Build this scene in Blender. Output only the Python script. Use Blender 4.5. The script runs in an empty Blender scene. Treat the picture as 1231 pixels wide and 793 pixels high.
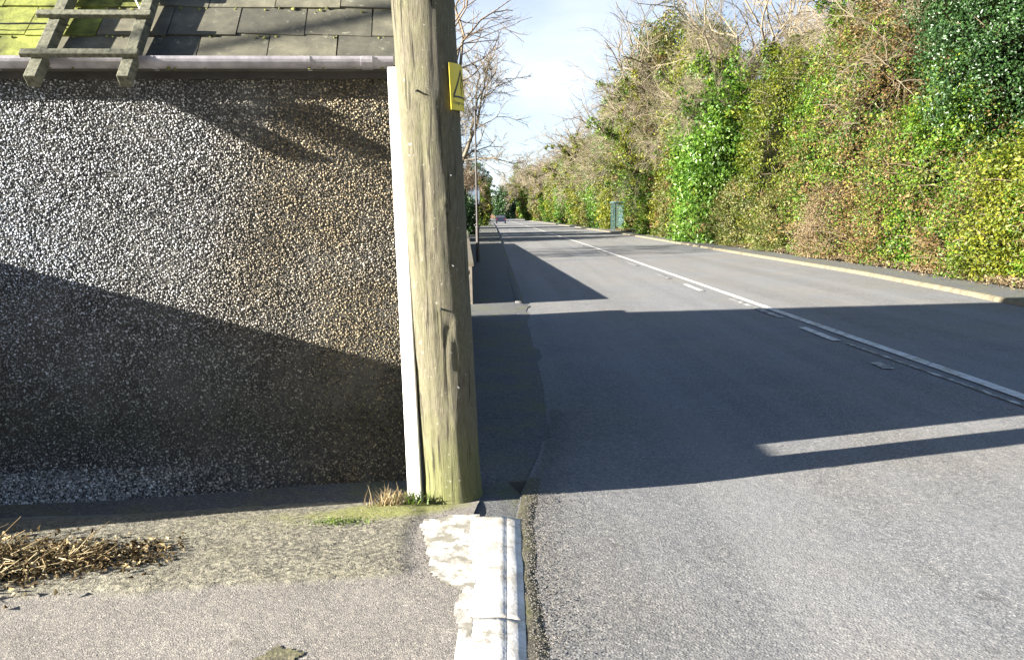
import bpy, math
import numpy as np
from mathutils import Vector
rad = math.radians
SC = bpy.context.scene
COL = SC.collection
# ------------------------------------------------------------------ camera, sky, sun, exposure
EYE = 1.5; PITCH, ROLL, YAW, FPX = -7.9, 0.9, 0.7, 1000.0
fw = Vector((math.sin(rad(YAW))*math.cos(rad(PITCH)), math.cos(rad(YAW))*math.cos(rad(PITCH)), math.sin(rad(PITCH))))
rt = Vector((math.cos(rad(YAW)), -math.sin(rad(YAW)), 0)); up = rt.cross(fw)
a = rad(ROLL); r2 = rt*math.cos(a)-up*math.sin(a); u2 = up*math.cos(a)+rt*math.sin(a)
cam_d = bpy.data.cameras.new('camera'); cam = bpy.data.objects.new('camera', cam_d); COL.objects.link(cam)
from mathutils import Matrix
m = Matrix((r2, u2, -fw)).transposed().to_4x4(); m.translation = (0, 0, EYE); cam.matrix_world = m
cam_d.sensor_width = 36; cam_d.lens = FPX/1231*36; cam_d.clip_start = .05; cam_d.clip_end = 5000
SC.camera = cam
SUN_AZ, SUN_EL = 16.5, 16.1          # light travels towards +X, turned SUN_AZ towards +Y
D = Vector((math.cos(rad(SUN_EL))*math.cos(rad(SUN_AZ)), math.cos(rad(SUN_EL))*math.sin(rad(SUN_AZ)), -math.sin(rad(SUN_EL))))
w = bpy.data.worlds.new('World'); SC.world = w; w.use_nodes = True
nt = w.node_tree; sky = nt.nodes.new('ShaderNodeTexSky'); sky.sky_type = 'NISHITA'; sky.sun_disc = False
sky.sun_elevation = rad(SUN_EL); sky.sun_rotation = math.atan2(-D.x, -D.y) % (2*math.pi)
sky.air_density = .6; sky.dust_density = .6; sky.ozone_density = 1.5
bg = nt.nodes['Background']; bg.inputs[1].default_value = 0.05
# thin bright cloud veil over the blue
tcw = nt.nodes.new('ShaderNodeTexCoord'); mpw = nt.nodes.new('ShaderNodeMapping'); mpw.inputs['Scale'].default_value = (1.2, 1.2, 3.0); nt.links.new(tcw.outputs['Generated'], mpw.inputs[0])
cn = nt.nodes.new('ShaderNodeTexNoise'); cn.inputs['Scale'].default_value = 2.3; cn.inputs['Detail'].default_value = 6; cn.inputs['Roughness'].default_value = .55; nt.links.new(mpw.outputs[0], cn.inputs[0])
cr_ = nt.nodes.new('ShaderNodeValToRGB'); cr_.color_ramp.elements[0].position = .40; cr_.color_ramp.elements[0].color = (.4, .4, .4, 1); cr_.color_ramp.elements[1].position = .62; cr_.color_ramp.elements[1].color = (.85, .85, .85, 1); nt.links.new(cn.outputs[0], cr_.inputs[0])
cm = nt.nodes.new('ShaderNodeMix'); cm.data_type = 'RGBA'; cm.inputs[7].default_value = (5.2, 5.35, 5.5, 1); sxw = nt.nodes.new('ShaderNodeSeparateXYZ'); nt.links.new(tcw.outputs['Generated'], sxw.inputs[0]); mrw = nt.nodes.new('ShaderNodeMapRange'); mrw.interpolation_type = 'SMOOTHSTEP'
mrw.inputs[1].default_value = .12; mrw.inputs[2].default_value = .38; mrw.inputs[3].default_value = 1; mrw.inputs[4].default_value = .0; nt.links.new(sxw.outputs[2], mrw.inputs[0])
muw = nt.nodes.new('ShaderNodeMath'); muw.operation = 'MULTIPLY'; nt.links.new(cr_.outputs[0], muw.inputs[0]); nt.links.new(mrw.outputs[0], muw.inputs[1])
nt.links.new(muw.outputs[0], cm.inputs[0]); nt.links.new(sky.outputs[0], cm.inputs[6])
nt.links.new(cm.outputs[2], bg.inputs[0])
sl = bpy.data.lights.new('sun', 'SUN'); sl.energy = 5.0; sl.angle = rad(.5); sl.color = (1, .945, .86)
so = bpy.data.objects.new('sun', sl); COL.objects.link(so); so.rotation_mode = 'QUATERNION'; so.rotation_quaternion = D.to_track_quat('-Z', 'Y')
so.location = (-20, -5, 20)
SC.view_settings.view_transform = 'Standard'; SC.view_settings.look = 'None'
SC.view_settings.exposure = 2.4; SC.view_settings.gamma = 1

# ------------------------------------------------------------------ helpers
rng = np.random.default_rng(7)
def mk(name, V, F, mat, parent=None, tint=None, smooth=False):
    V = np.asarray(V, dtype=np.float32); me = bpy.data.meshes.new(name)
    if isinstance(F, np.ndarray):
        k = F.shape[1]; n = len(F)
        me.vertices.add(len(V)); me.vertices.foreach_set('co', V.ravel())
        me.loops.add(n*k); me.polygons.add(n)
        me.loops.foreach_set('vertex_index', F.astype(np.int32).ravel())
        me.polygons.foreach_set('loop_start', np.arange(0, n*k, k, dtype=np.int32))
        me.update(calc_edges=True)
    else:
        me.from_pydata(V.tolist(), [], F); me.update()
    if smooth: me.polygons.foreach_set('use_smooth', np.ones(len(me.polygons), dtype=bool))
    if tint is not None:
        at = me.attributes.new('tint', 'FLOAT', 'POINT'); at.data.foreach_set('value', np.asarray(tint, dtype=np.float32))
    me.materials.append(mat)
    o = bpy.data.objects.new(name, me); COL.objects.link(o)
    if parent: o.parent = parent
    return o
def tag(o, label=None, cat=None, group=None, kind=None):
    for k, v in (('label', label), ('category', cat), ('group', group), ('kind', kind)):
        if v: o[k] = v
    return o
def empty(name, loc, label, cat, group=None, rz=0):
    o = bpy.data.objects.new(name, None); COL.objects.link(o); o.location = loc; o.rotation_euler.z = rz
    o.empty_display_size = .2
    return tag(o, label, cat, group)
def copy_tree(o, parent=None):
    c = o.copy(); COL.objects.link(c)
    if parent: c.parent = parent
    for ch in list(o.children): copy_tree(ch, c)
    return c
def hsh(ix, iy, iz, s):
    h = (ix*374761393 + iy*668265263 + iz*2147483647 + s*1274126177) & 0xffffffff
    h = ((h ^ (h >> 13))*1274126177) & 0xffffffff
    return ((h ^ (h >> 16)) & 0xffff)/65535.0
def noise(P, sc=1.0, s=0):
    P = np.asarray(P, dtype=np.float64)*sc; i = np.floor(P).astype(np.int64); f = P-i; f = f*f*(3-2*f); r = 0
    for dx in (0, 1):
        for dy in (0, 1):
            for dz in (0, 1):
                wgt = (f[:, 0] if dx else 1-f[:, 0])*(f[:, 1] if dy else 1-f[:, 1])*(f[:, 2] if dz else 1-f[:, 2])
                r = r + wgt*hsh(i[:, 0]+dx, i[:, 1]+dy, i[:, 2]+dz, s)
    return r
def fbm(P, sc=1.0, s=0, o=4):
    r = 0; am = .5
    for k in range(o): r = r+am*noise(P, sc*2**k, s+k); am *= .5
    return r/(1-.5**o)
def join(parts):
    V = []; F = []; n = 0
    for v, f in parts:
        V.append(np.asarray(v, float)); F += [[i+n for i in q] for q in f]; n += len(v)
    return np.concatenate(V), F
BF = [[0, 3, 2, 1], [4, 5, 6, 7], [0, 1, 5, 4], [1, 2, 6, 5], [2, 3, 7, 6], [3, 0, 4, 7]]
def box(x0, y0, z0, x1, y1, z1):
    return np.array([(x0,y0,z0),(x1,y0,z0),(x1,y1,z0),(x0,y1,z0),(x0,y0,z1),(x1,y0,z1),(x1,y1,z1),(x0,y1,z1)], float), BF
def bevel(o, wd=.004, seg=2):
    b = o.modifiers.new('bevel', 'BEVEL'); b.width = wd; b.segments = seg; b.limit_method = 'ANGLE'; return o
def tube(pts, r, n=8, cap=True):
    pts = [np.array(p, float) for p in pts]; rs = r if hasattr(r, '__len__') else [r]*len(pts)
    V = []; F = []
    for i, p in enumerate(pts):
        t = pts[min(i+1, len(pts)-1)]-pts[max(i-1, 0)]; t /= np.linalg.norm(t)
        b = np.array((0, 0, 1.)) if abs(t[2]) < .9 else np.array((1., 0, 0))
        e1 = np.cross(t, b); e1 /= np.linalg.norm(e1); e2 = np.cross(t, e1)
        for k in range(n):
            an = 2*math.pi*k/n; V.append(p+rs[i]*(e1*math.cos(an)+e2*math.sin(an)))
    for i in range(len(pts)-1):
        for k in range(n): F.append([i*n+k, i*n+(k+1) % n, (i+1)*n+(k+1) % n, (i+1)*n+k])
    if cap: F.append(list(range(n))[::-1]); F.append([(len(pts)-1)*n+k for k in range(n)])
    return np.array(V), F
def sticks(P0, P1, R0, R1, n=3):                  # many tapered sticks at once -> V, F(quads)
    P0 = np.asarray(P0); P1 = np.asarray(P1); T = P1-P0; L = np.linalg.norm(T, axis=1, keepdims=True)+1e-9; T = T/L
    B = np.where(np.abs(T[:, 2:3]) < .9, np.array([[0, 0, 1.]]), np.array([[1., 0, 0]]))
    E1 = np.cross(T, B); E1 /= np.linalg.norm(E1, axis=1, keepdims=True); E2 = np.cross(T, E1)
    m_ = len(P0); V = np.zeros((m_, 2*n, 3))
    for k in range(n):
        an = 2*math.pi*k/n; d = E1*math.cos(an)+E2*math.sin(an)
        V[:, k] = P0+d*np.asarray(R0)[:, None]; V[:, n+k] = P1+d*np.asarray(R1)[:, None]
    base = (np.arange(m_)*2*n)[:, None]
    F = np.concatenate([base+np.array([[k, (k+1) % n, n+(k+1) % n, n+k]]) for k in range(n)])
    return V.reshape(-1, 3), F

# ------------------------------------------------------------------ materials
def new_mat(name):
    m_ = bpy.data.materials.new(name); m_.use_nodes = True; n = m_.node_tree.nodes; return m_, m_.node_tree, n['Principled BSDF']
def N(t, typ, **kw):
    n = t.nodes.new(typ)
    for k, v in kw.items():
        if k == 'ins':
            for a_, b_ in v.items(): n.inputs[a_].default_value = b_
        else: setattr(n, k, v)
    return n
def ramp(t, fac, stops, interp='LINEAR'):
    r = t.nodes.new('ShaderNodeValToRGB'); r.color_ramp.interpolation = interp
    while len(r.color_ramp.elements) < len(stops): r.color_ramp.elements.new(.5)
    for e, (p, c) in zip(r.color_ramp.elements, stops): e.position = p; e.color = (*c, 1) if len(c) == 3 else c
    t.links.new(fac, r.inputs[0]); return r.outputs[0]
def coord(t, scale=(1, 1, 1)):
    tc = t.nodes.new('ShaderNodeTexCoord'); mp = t.nodes.new('ShaderNodeMapping'); mp.inputs['Scale'].default_value = scale
    t.links.new(tc.outputs['Object'], mp.inputs[0]); return mp.outputs[0]
def tex(t, co, scale, detail=5, rough=.6, kind='noise', feature=None):
    if kind == 'noise':
        n = N(t, 'ShaderNodeTexNoise', ins={'Scale': scale, 'Detail': detail, 'Roughness': rough}); t.links.new(co, n.inputs[0]); return n.outputs[0]
    n = N(t, 'ShaderNodeTexVoronoi', ins={'Scale': scale})
    if feature: n.feature = feature
    t.links.new(co, n.inputs[0]); return n.outputs
def mix(t, fac, a_, b_, blend='MIX'):
    n = t.nodes.new('ShaderNodeMix'); n.data_type = 'RGBA'; n.blend_type = blend
    for i, v in ((0, fac), (6, a_), (7, b_)):
        if hasattr(v, 'links'): t.links.new(v, n.inputs[i])
        else: n.inputs[i].default_value = v if i == 0 else (*v, 1)
    return n.outputs[2]
def bump(t, bs, h, strength=.4, dist=.01, prev=None):
    b = N(t, 'ShaderNodeBump', ins={'Strength': strength, 'Distance': dist}); t.links.new(h, b.inputs['Height'])
    if prev: t.links.new(prev, b.inputs['Normal'])
    t.links.new(b.outputs[0], bs.inputs['Normal']); return b.outputs[0]
def simple(name, c, rough=.7, var=.25, sc=8, bscale=40, bstr=.3, metal=0, c2=None, stretch=(1, 1, 1), bd=.005):
    m_, t, bs = new_mat(name); co = coord(t, stretch); n1 = tex(t, co, sc)
    lo = tuple(x*(1-var) for x in c); hi = c2 or tuple(min(1, x*(1+var)) for x in c)
    t.links.new(ramp(t, n1, [(.32, lo), (.68, hi)]), bs.inputs['Base Color'])
    bs.inputs['Roughness'].default_value = rough; bs.inputs['Metallic'].default_value = metal
    if bstr: bump(t, bs, tex(t, co, bscale), bstr, bd)
    return m_
def leafmat(name, stops, trans=.35, rough=.45, spec=.35):
    m_, t, bs = new_mat(name)
    at = N(t, 'ShaderNodeAttribute', attribute_name='tint')
    c = ramp(t, at.outputs['Fac'], stops)
    t.links.new(c, bs.inputs['Base Color']); bs.inputs['Roughness'].default_value = rough; bs.inputs['Specular IOR Level'].default_value = spec
    tr = t.nodes.new('ShaderNodeBsdfTranslucent'); t.links.new(c, tr.inputs[0])
    mx = t.nodes.new('ShaderNodeMixShader'); mx.inputs[0].default_value = trans
    t.links.new(bs.outputs[0], mx.inputs[1]); t.links.new(tr.outputs[0], mx.inputs[2])
    t.links.new(mx.outputs[0], t.nodes['Material Output'].inputs[0]); return m_
def asphalt(name, lo, hi, grit=90, patch=None, mossy=0, wear=None, cracks=True):
    m_, t, bs = new_mat(name); co = coord(t)
    v = tex(t, co, grit, kind='v'); v2 = tex(t, co, grit*2.3, kind='v')
    st = ramp(t, v[1], [(0, (.0, .0, .0)), (1, (1, 1, 1))])
    big = tex(t, co, 1.3, 6, .65)
    base = mix(t, big, lo, hi)
    sp = N(t, 'ShaderNodeSeparateColor'); t.links.new(v[1], sp.inputs[0])
    sp2 = N(t, 'ShaderNodeSeparateColor'); t.links.new(v2[1], sp2.inputs[0])
    g = ramp(t, sp.outputs[0], [(0, (.58, .58, .59)), (.5, (.85, .84, .82)), (.85, (1.15, 1.12, 1.07)), (1, (1.6, 1.53, 1.45))])
    c = mix(t, .85, base, g, 'MULTIPLY')
    g2 = ramp(t, sp2.outputs[1], [(0, (.55, .55, .55)), (1, (1.3, 1.28, 1.22))])
    c = mix(t, .7, c, g2, 'MULTIPLY')
    if mossy:
        mo = ramp(t, tex(t, co, 2.1, 8, .7), [(.5-.12*mossy, (0, 0, 0)), (.62, (1, 1, 1))])
        c = mix(t, mix(t, .55, (0, 0, 0), mo), c, (.16, .165, .06))
    if wear:
        wv = tex(t, coord(t, (.9, .03, 1)), 1.3, 5)
        c = mix(t, ramp(t, wv, [(.42, (0, 0, 0)), (.6, (1, 1, 1))]), c, mix(t, .38, c, wear))
        c = mix(t, ramp(t, tex(t, co, .45, 3), [(.4, (0, 0, 0)), (.6, (.8, .8, .8))]), c, mix(t, 1., c, (1.06, 1.0, .92), 'MULTIPLY'))
    st_ = ramp(t, tex(t, co, 5.5, 8, .75), [(.60, (1, 1, 1)), (.72, (.5, .48, .46))])
    c = mix(t, 1.0, c, st_, 'MULTIPLY')
    t.links.new(c, bs.inputs['Base Color']); bs.inputs['Roughness'].default_value = .85; bs.inputs['Specular IOR Level'].default_value = .3
    b = bump(t, bs, v[0], .3, .005); bump(t, bs, tex(t, co, 9, 6, .7), .35, .02, b)
    return m_

M_road = asphalt('road_asphalt', (.178, .186, .196), (.262, .266, .270), 95, wear=(.28, .28, .278))
M_side = asphalt('pavement_asphalt', (.2, .188, .17), (.31, .29, .265), 150, mossy=0)
M_patch = asphalt('rough_pavement_asphalt', (.13, .125, .085), (.25, .235, .17), 70, mossy=1.2)
M_gut = asphalt('gritty_channel', (.09, .08, .06), (.2, .18, .14), 60, mossy=.6)
M_pave2 = asphalt('old_footway', (.115, .12, .125), (.175, .178, .178), 90, mossy=.15)
M_conc = simple('concrete_kerb', (.13, .113, .072), .85, .3, 6, 90, .5)
M_pconc = simple('smooth_concrete_strip', (.17, .19, .165), .8, .35, 4, 60, .4, stretch=(1, 4, 1))
M_white = None
def paintmat(name, under, wearpos=.40, c=(.8, .78, .72), sc=7):
    m_, t, bs = new_mat(name); co = coord(t)
    n1 = tex(t, co, sc, 9, .72); v = tex(t, co, 80, kind='v')
    mask = ramp(t, n1, [(wearpos-.04, (0, 0, 0)), (wearpos+.05, (1, 1, 1))])
    dirt = ramp(t, tex(t, co, 5, 8, .75), [(.36, (.55, .5, .42)), (.56, (1, 1, 1))])
    t.links.new(mix(t, mask, under, mix(t, 1., c, dirt, 'MULTIPLY')), bs.inputs['Base Color']); bs.inputs['Roughness'].default_value = .6
    b = bump(t, bs, v[0], .25, .002); bump(t, bs, n1, .2, .004, b); return m_
M_white = paintmat('white_kerb_paint', (.3, .28, .22), .385)
M_white2 = paintmat('thin_white_paint', (.27, .25, .2), .47, (.66, .65, .6), 12)
M_line = paintmat('road_line_paint', (.2, .2, .2), .40, (.75, .74, .7), 14)
M_worn = paintmat('worn_line_paint', (.17, .17, .17), .53, (.6, .6, .57), 9)
M_grass = simple('rough_grass_ground', (.07, .09, .03), .95, .4, .5, 30, .6)
M_soil = simple('soil', (.07, .055, .035), .95, .4, 3, 50, .8)

# pebbledash stones / backing
m_, t, bs = new_mat('pebbledash_stones'); at = N(t, 'ShaderNodeAttribute', attribute_name='tint')
c = ramp(t, at.outputs['Fac'], [(0, (.035, .035, .035)), (.25, (.09, .09, .09)), (.5, (.19, .19, .19)), (.7, (.29, .28, .26)), (.88, (.42, .42, .43)), (1, (.62, .62, .64))])
co = coord(t); big = tex(t, co, 1.1, 5)
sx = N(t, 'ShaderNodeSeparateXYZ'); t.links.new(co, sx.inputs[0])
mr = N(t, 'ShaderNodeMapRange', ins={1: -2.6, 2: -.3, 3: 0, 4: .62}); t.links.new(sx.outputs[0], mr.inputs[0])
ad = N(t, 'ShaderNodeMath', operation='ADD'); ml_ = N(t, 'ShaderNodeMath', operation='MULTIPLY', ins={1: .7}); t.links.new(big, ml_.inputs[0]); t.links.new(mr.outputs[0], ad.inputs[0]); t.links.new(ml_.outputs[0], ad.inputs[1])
wall_tone = ramp(t, ad.outputs[0], [(.42, (1.6, 1.75, 1.95)), (.72, (1.25, 1.25, 1.22)), (.95, (.85, .70, .44))])  # pebbles lighter and bluer to the left, browner to the right
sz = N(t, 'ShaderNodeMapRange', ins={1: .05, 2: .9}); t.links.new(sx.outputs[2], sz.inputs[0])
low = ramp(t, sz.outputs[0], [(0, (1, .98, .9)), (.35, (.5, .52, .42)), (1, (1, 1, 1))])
c = mix(t, 1., mix(t, 1., c, wall_tone, 'MULTIPLY'), low, 'MULTIPLY')
t.links.new(c, bs.inputs['Base Color']); bs.inputs['Roughness'].default_value = .6; M_peb = m_
M_render = simple('cement_render', (.085, .082, .072), .95, .35, 5, 60, .8)
M_slate = None
m_, t, bs = new_mat('roof_slate_stone'); co = coord(t); oi = N(t, 'ShaderNodeObjectInfo')
n1 = tex(t, co, 6, 8, .7); c = ramp(t, n1, [(.25, (.055, .053, .042)), (.5, (.115, .11, .08)), (.75, (.21, .20, .14))])
rv = ramp(t, oi.outputs['Random'], [(0, (.7, .7, .7)), (1, (1.25, 1.22, 1.15))]); c = mix(t, 1., c, rv, 'MULTIPLY')
lich = ramp(t, tex(t, co, 22, 6, .7), [(.6, (0, 0, 0)), (.68, (1, 1, 1))]); c = mix(t, lich, c, (.27, .27, .2))
t.links.new(c, bs.inputs['Base Color']); bs.inputs['Roughness'].default_value = .75; bump(t, bs, n1, .5, .008); M_slate = m_
M_mslate = simple('lichen_green_slate', (.15, .17, .03), .85, .6, 7, 40, .6, c2=(.34, .37, .07))
M_wslate = simple('pale_glare_slate', (.38, .38, .27), .85, .25, 7, 40, .6)  # pale colour paints in the glare of overexposed slates
M_gutter = simple('weathered_gutter', (.42, .40, .43), .5, .3, 12, 30, .2)
M_wood = simple('grey_green_wood', (.11, .11, .07), .85, .4, 8, 90, .7, c2=(.24, .235, .16), stretch=(6, 1, 6))
M_strip = simple('white_painted_board', (.8, .79, .74), .6, .12, 5, 40, .35, stretch=(1, 1, .4))
M_rope = simple('blue_rope', (.38, .5, .58), .8, .2); M_cord = simple('pale_cord', (.6, .56, .5), .8, .1)
M_dark = simple('dark_metal', (.04, .042, .045), .5, .2); M_lamp = simple('grey_post_metal', (.07, .06, .055), .55, .2)
M_bark = simple('bark', (.15, .125, .09), .9, .4, 6, 30, .8, stretch=(3, 3, .6))
M_twig = simple('pale_twigs', (.2, .165, .11), .85, .25, 1.2, 0, 0)
M_twig2 = simple('brown_twigs', (.17, .125, .08), .85, .3, 1.2, 0, 0)
M_core = simple('dark_shade_core', (.008, .009, .004), .95, .5, 7, 12, 1.0, bd=.1)  # near-black colour stands in for deep shade between the leaves
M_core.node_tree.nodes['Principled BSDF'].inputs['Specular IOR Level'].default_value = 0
# pole
m_, t, bs = new_mat('weathered_pole_wood'); co = coord(t, (1, 1, .09)); cf = coord(t)
g = tex(t, co, 170, 9, .8); g2 = tex(t, coord(t, (1, 1, .5)), 12, 8, .75); sp_ = tex(t, cf, 42, 3)
c = ramp(t, g, [(.32, (.04, .033, .02)), (.45, (.115, .10, .062)), (.58, (.19, .17, .115)), (.75, (.29, .27, .2))])
c = mix(t, ramp(t, g2, [(.4, (0, 0, 0)), (.7, (.45, .45, .45))]), c, (.15, .16, .06))
sx = N(t, 'ShaderNodeSeparateXYZ'); t.links.new(cf, sx.inputs[0])
nz = tex(t, cf, 6, 5); ma = N(t, 'ShaderNodeMath', operation='MULTIPLY_ADD', ins={1: .5}); t.links.new(nz, ma.inputs[0]); t.links.new(sx.outputs[2], ma.inputs[2])
lowm = ramp(t, ma.outputs[0], [(.22, (1, 1, 1)), (.75, (0, 0, 0))])
c = mix(t, mix(t, .6, (0, 0, 0), lowm), c, (.17, .19, .04))
c = mix(t, ramp(t, sp_, [(.67, (0, 0, 0)), (.73, (.7, .7, .7))]), c, (.5, .48, .4))
crk = ramp(t, tex(t, coord(t, (1, 1, .04)), 34, 5), [(.34, (.2, .18, .15)), (.42, (1, 1, 1))]); c = mix(t, 1., c, crk, 'MULTIPLY')
t.links.new(c, bs.inputs['Base Color']); bs.inputs['Roughness'].default_value = .85
b = bump(t, bs, g, .9, .012); bump(t, bs, crk, .5, .006, b); M_pole = m_

# ------------------------------------------------------------------ ground
RZ = -.06
def kx(y, tab): return np.interp(y, [p[0] for p in tab], [p[1] for p in tab])
LK = [(-6, .06), (2.6, .065), (3.95, .075), (4.4, .12), (5.2, .25), (6.2, .36), (7.5, .40), (15.5, .40), (48, .1), (100, -.45), (150, -1.1), (220, -2.3), (300, -4.2), (500, -11), (900, -27)]
RK = [(-6, 8.1), (12.5, 8.12), (15.5, 8.36), (20, 8.62), (32, 8.66), (57, 8.9), (100, 8.5), (150, 7.8), (220, 6.6), (300, 4.8), (500, -2), (900, -18)]
def FZ(ys): ys = np.asarray(ys, float); return np.interp(ys, [4, 5.6, 12, 15, 20], [-.006, RZ+.012, RZ+.010, RZ+.03, -.018])
def LIFT(V): return .042*np.clip((1.1-V[:, 0])/1.0, 0, 1)*np.clip((5.6-V[:, 1])/1.2, 0, 1)
def strip_mesh(ys, xa, xb, z, nx=1, amp=0, sc=3, seed=0):
    V = []; ys = np.asarray(ys); n = nx+1
    for i in range(n):
        f = i/nx; x = xa*(1-f)+xb*f; V.append(np.stack([x, ys, np.full(len(ys), z) if np.isscalar(z) else z*(1)], 1))
    V = np.stack(V, 1).reshape(-1, 3)
    if amp: V[:, 2] += (fbm(V, sc, seed)-.5)*amp
    i, j = np.meshgrid(np.arange(len(ys)-1), np.arange(nx), indexing='ij'); b = (i*n+j).ravel()
    return V, np.stack([b, b+1, b+n+1, b+n], 1)
gp = 1500
ground = mk('ground', [(-gp, -gp, -.16), (gp, -gp, -.16), (gp, gp, -.16), (-gp, gp, -.16)], np.array([[0, 1, 2, 3]]), M_grass); tag(ground, kind='structure')
ys = np.concatenate([np.arange(-6, 16, .06), np.arange(16, 60, .5), np.arange(60, 900, 5)])
V, F = strip_mesh(ys, kx(ys, LK)-.03, kx(ys, RK)+.02, RZ, 90, .012, 1.1, 3)
V[:, 2] += LIFT(V)
road = tag(mk('road', V, F, M_road, smooth=True), kind='structure')
# left pavement and driveway mouth
ys = np.arange(-6, 5.0, .035)
V, F = strip_mesh(ys, np.full(len(ys), -6.), kx(ys, LK)-.243, 0, 150, .02, 1.4, 11)
V[:, 2] += .006
def SLOPE(V):           # pavement falls towards the house wall
    wy = 4.748+.0817*(V[:, 0]+.567); q = np.clip((V[:, 1]-(wy-.75))/.72, 0, 1); return -.105*q*q*(3-2*q)*np.clip((.0-V[:, 0])/.25, 0, 1)
def patch_edge(V):                                # raised rough old asphalt beside the wall and pole
    e = 3.30+.16*np.clip((V[:, 0]+1.6)/1.2, -1, 1)*0 + (fbm(V, 3.5, 5)-.5)*.18 - .10*np.clip((V[:, 0]+1.0), -2, .8)
    return V[:, 1]-(3.30+(-V[:, 0]-.35)*-.07+(fbm(V, 3.0, 5)-.5)*.16)
zs0 = SLOPE(V); pe = patch_edge(V); raised = np.clip(pe/.02, 0, 1)*np.clip((-.44-V[:, 0]+(fbm(V, 5, 8)-.5)*.1)/.02, 0, 1)
V[:, 2] += zs0-.05*np.clip((V[:, 0]+.5)/.15, 0, 1)*np.clip((V[:, 1]-4.5)/.4, 0, 1)+raised*.011+raised*(fbm(V, 30, 9)-.5)*.008
me_m = raised
pav = mk('pavement', V, F, M_side, tint=raised, smooth=True); tag(pav, kind='structure')
dm = np.exp(-(((V[:, 0]+.52)/.34)**2+((V[:, 1]-4.17-.25*(V[:, 0]+.5))/.17)**2)**1.5)+.45*np.exp(-(((V[:, 0]+1.0)/.5)**2+((V[:, 1]-4.0)/.16)**2)); at_ = pav.data.attributes.new('moss', 'FLOAT', 'POINT'); at_.data.foreach_set('value', np.clip(dm, 0, 1).astype(np.float32))
t = M_side.node_tree                              # two surfacings of the pavement meet at the patch edge
bs = t.nodes['Principled BSDF']; src = bs.inputs['Base Color'].links[0].from_socket
at = N(t, 'ShaderNodeAttribute', attribute_name='tint'); co = coord(t)
rough_c = mix(t, tex(t, co, 2.6, 7, .65), (.15, .14, .11), (.29, .27, .215))
sp = tex(t, co, 62, kind='v'); sc_ = N(t, 'ShaderNodeSeparateColor'); t.links.new(sp[1], sc_.inputs[0])
rough_c = mix(t, .9, rough_c, ramp(t, sc_.outputs[0], [(0, (.4, .4, .4)), (.6, (1, 1, .95)), (1, (1.6, 1.58, 1.45))]), 'MULTIPLY')
mo = ramp(t, tex(t, co, 1.7, 8, .7), [(.47, (0, 0, 0)), (.62, (.2, .2, .2))]); rough_c = mix(t, mo, rough_c, (.18, .17, .09))
am = N(t, 'ShaderNodeAttribute', attribute_name='moss'); mm = N(t, 'ShaderNodeMath', operation='MULTIPLY_ADD', ins={1: 1.0}); mq = N(t, 'ShaderNodeMath', operation='SUBTRACT', ins={1: .52}); t.links.new(tex(t, co, 13, 8, .75), mq.inputs[0]); t.links.new(mq.outputs[0], mm.inputs[2]); t.links.new(am.outputs['Fac'], mm.inputs[0])
mossy_ = ramp(t, mm.outputs[0], [(.25, (0, 0, 0)), (.75, (.8, .8, .8))])
t.links.new(mix(t, mossy_, mix(t, at.outputs['Fac'], src, rough_c), mix(t, tex(t, co, 90, 4), (.13, .14, .03), (.34, .35, .10))), bs.inputs['Base Color'])

# kerb on the left: individual stones, the near ones painted white
tag(mk('kerb_bed', *strip_mesh(np.arange(-6, 4.7, .05), kx(np.arange(-6, 4.7, .05), LK)-.26, kx(np.arange(-6, 4.7, .05), LK)-.02, -.03), M_soil), kind='structure')
kerb = empty('kerb', (0, 0, 0), 'white painted kerb at the foot of the telegraph pole running to the bottom edge', 'kerb')
def kerb_stone(y0, y1, mat, h=0, parent=None, tab=LK, side=-1, wd=.2, lo=-.14, nm='kerbstone', amp=.012, facedrop=.03):
    gp_ = .002 if mat is M_white else .003
    yy = np.linspace(y0+gp_, y1-gp_, max(4, int((y1-y0)/.03)) if mat is not M_conc else 4); P = []
    xf = kx(yy, tab)
    prof = [(-wd, lo), (-wd, h-.005), (-wd+.01, h+.0), (-wd*.6, h+.003), (-.10, h+.002), (-.078, h-.000), (-.071, h-.0035), (-.064, h-.003), (-.03, h-.010), (0, h-.017), (.012, lo)] if h > .005 and side < 0 else [(-wd, lo), (-wd, h-.004), (-wd+.01, h+.002), (-wd*.5, h+.005), (-.045, h-.002), (-.028, h-.008 if h < -.03 else h-.014), (-.012, h-.02 if h < -.03 else RZ+.02), (0, lo)]
    if side > 0: prof = [(-a_, b_) for a_, b_ in prof][::-1]
    V = []
    for x_, y_ in zip(xf, yy):
        for a_, b_ in prof: V.append((x_+a_, y_, b_))
    V = np.array(V); k = len(prof)
    if amp:
        n_ = (fbm(V, 14, 21)-.5); n3 = (fbm(V, 5, 23)-.5); V[:, 2] += n_*amp+n3*amp; V[:, 0] += n3*amp*2.2+n_*amp*1.2
    F = [[i*k+j, i*k+j+1, (i+1)*k+j+1, (i+1)*k+j] for i in range(len(yy)-1) for j in range(k-1)]
    if side < 0: F = [f[::-1] for f in F]
    F.append(list(range(k))); F.append([(len(yy)-1)*k+j for j in range(k)][::-1])
    return mk(nm, V, F, mat, parent, smooth=mat is not M_conc)
for y0, y1 in ((1.05, 1.97), (1.97, 2.93), (2.93, 3.98)): kerb_stone(y0, y1, M_white, .012, kerb, amp=.003, wd=.25)
kerb2 = empty('kerb', (0, 0, 0), 'dark unpainted kerb in shade between the footway and road beyond the pole', 'kerb')
y0 = 14.5
while y0 < 60: kerb_stone(y0, y0+.92, M_gut if y0 < 9 else M_pave2, -.015, kerb2, amp=.004, wd=.25 if y0 < 4.5 else .16); y0 += .92
far = kerb_stone(y0, 300, M_pave2, .0, kerb2, amp=0, wd=.14)
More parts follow.
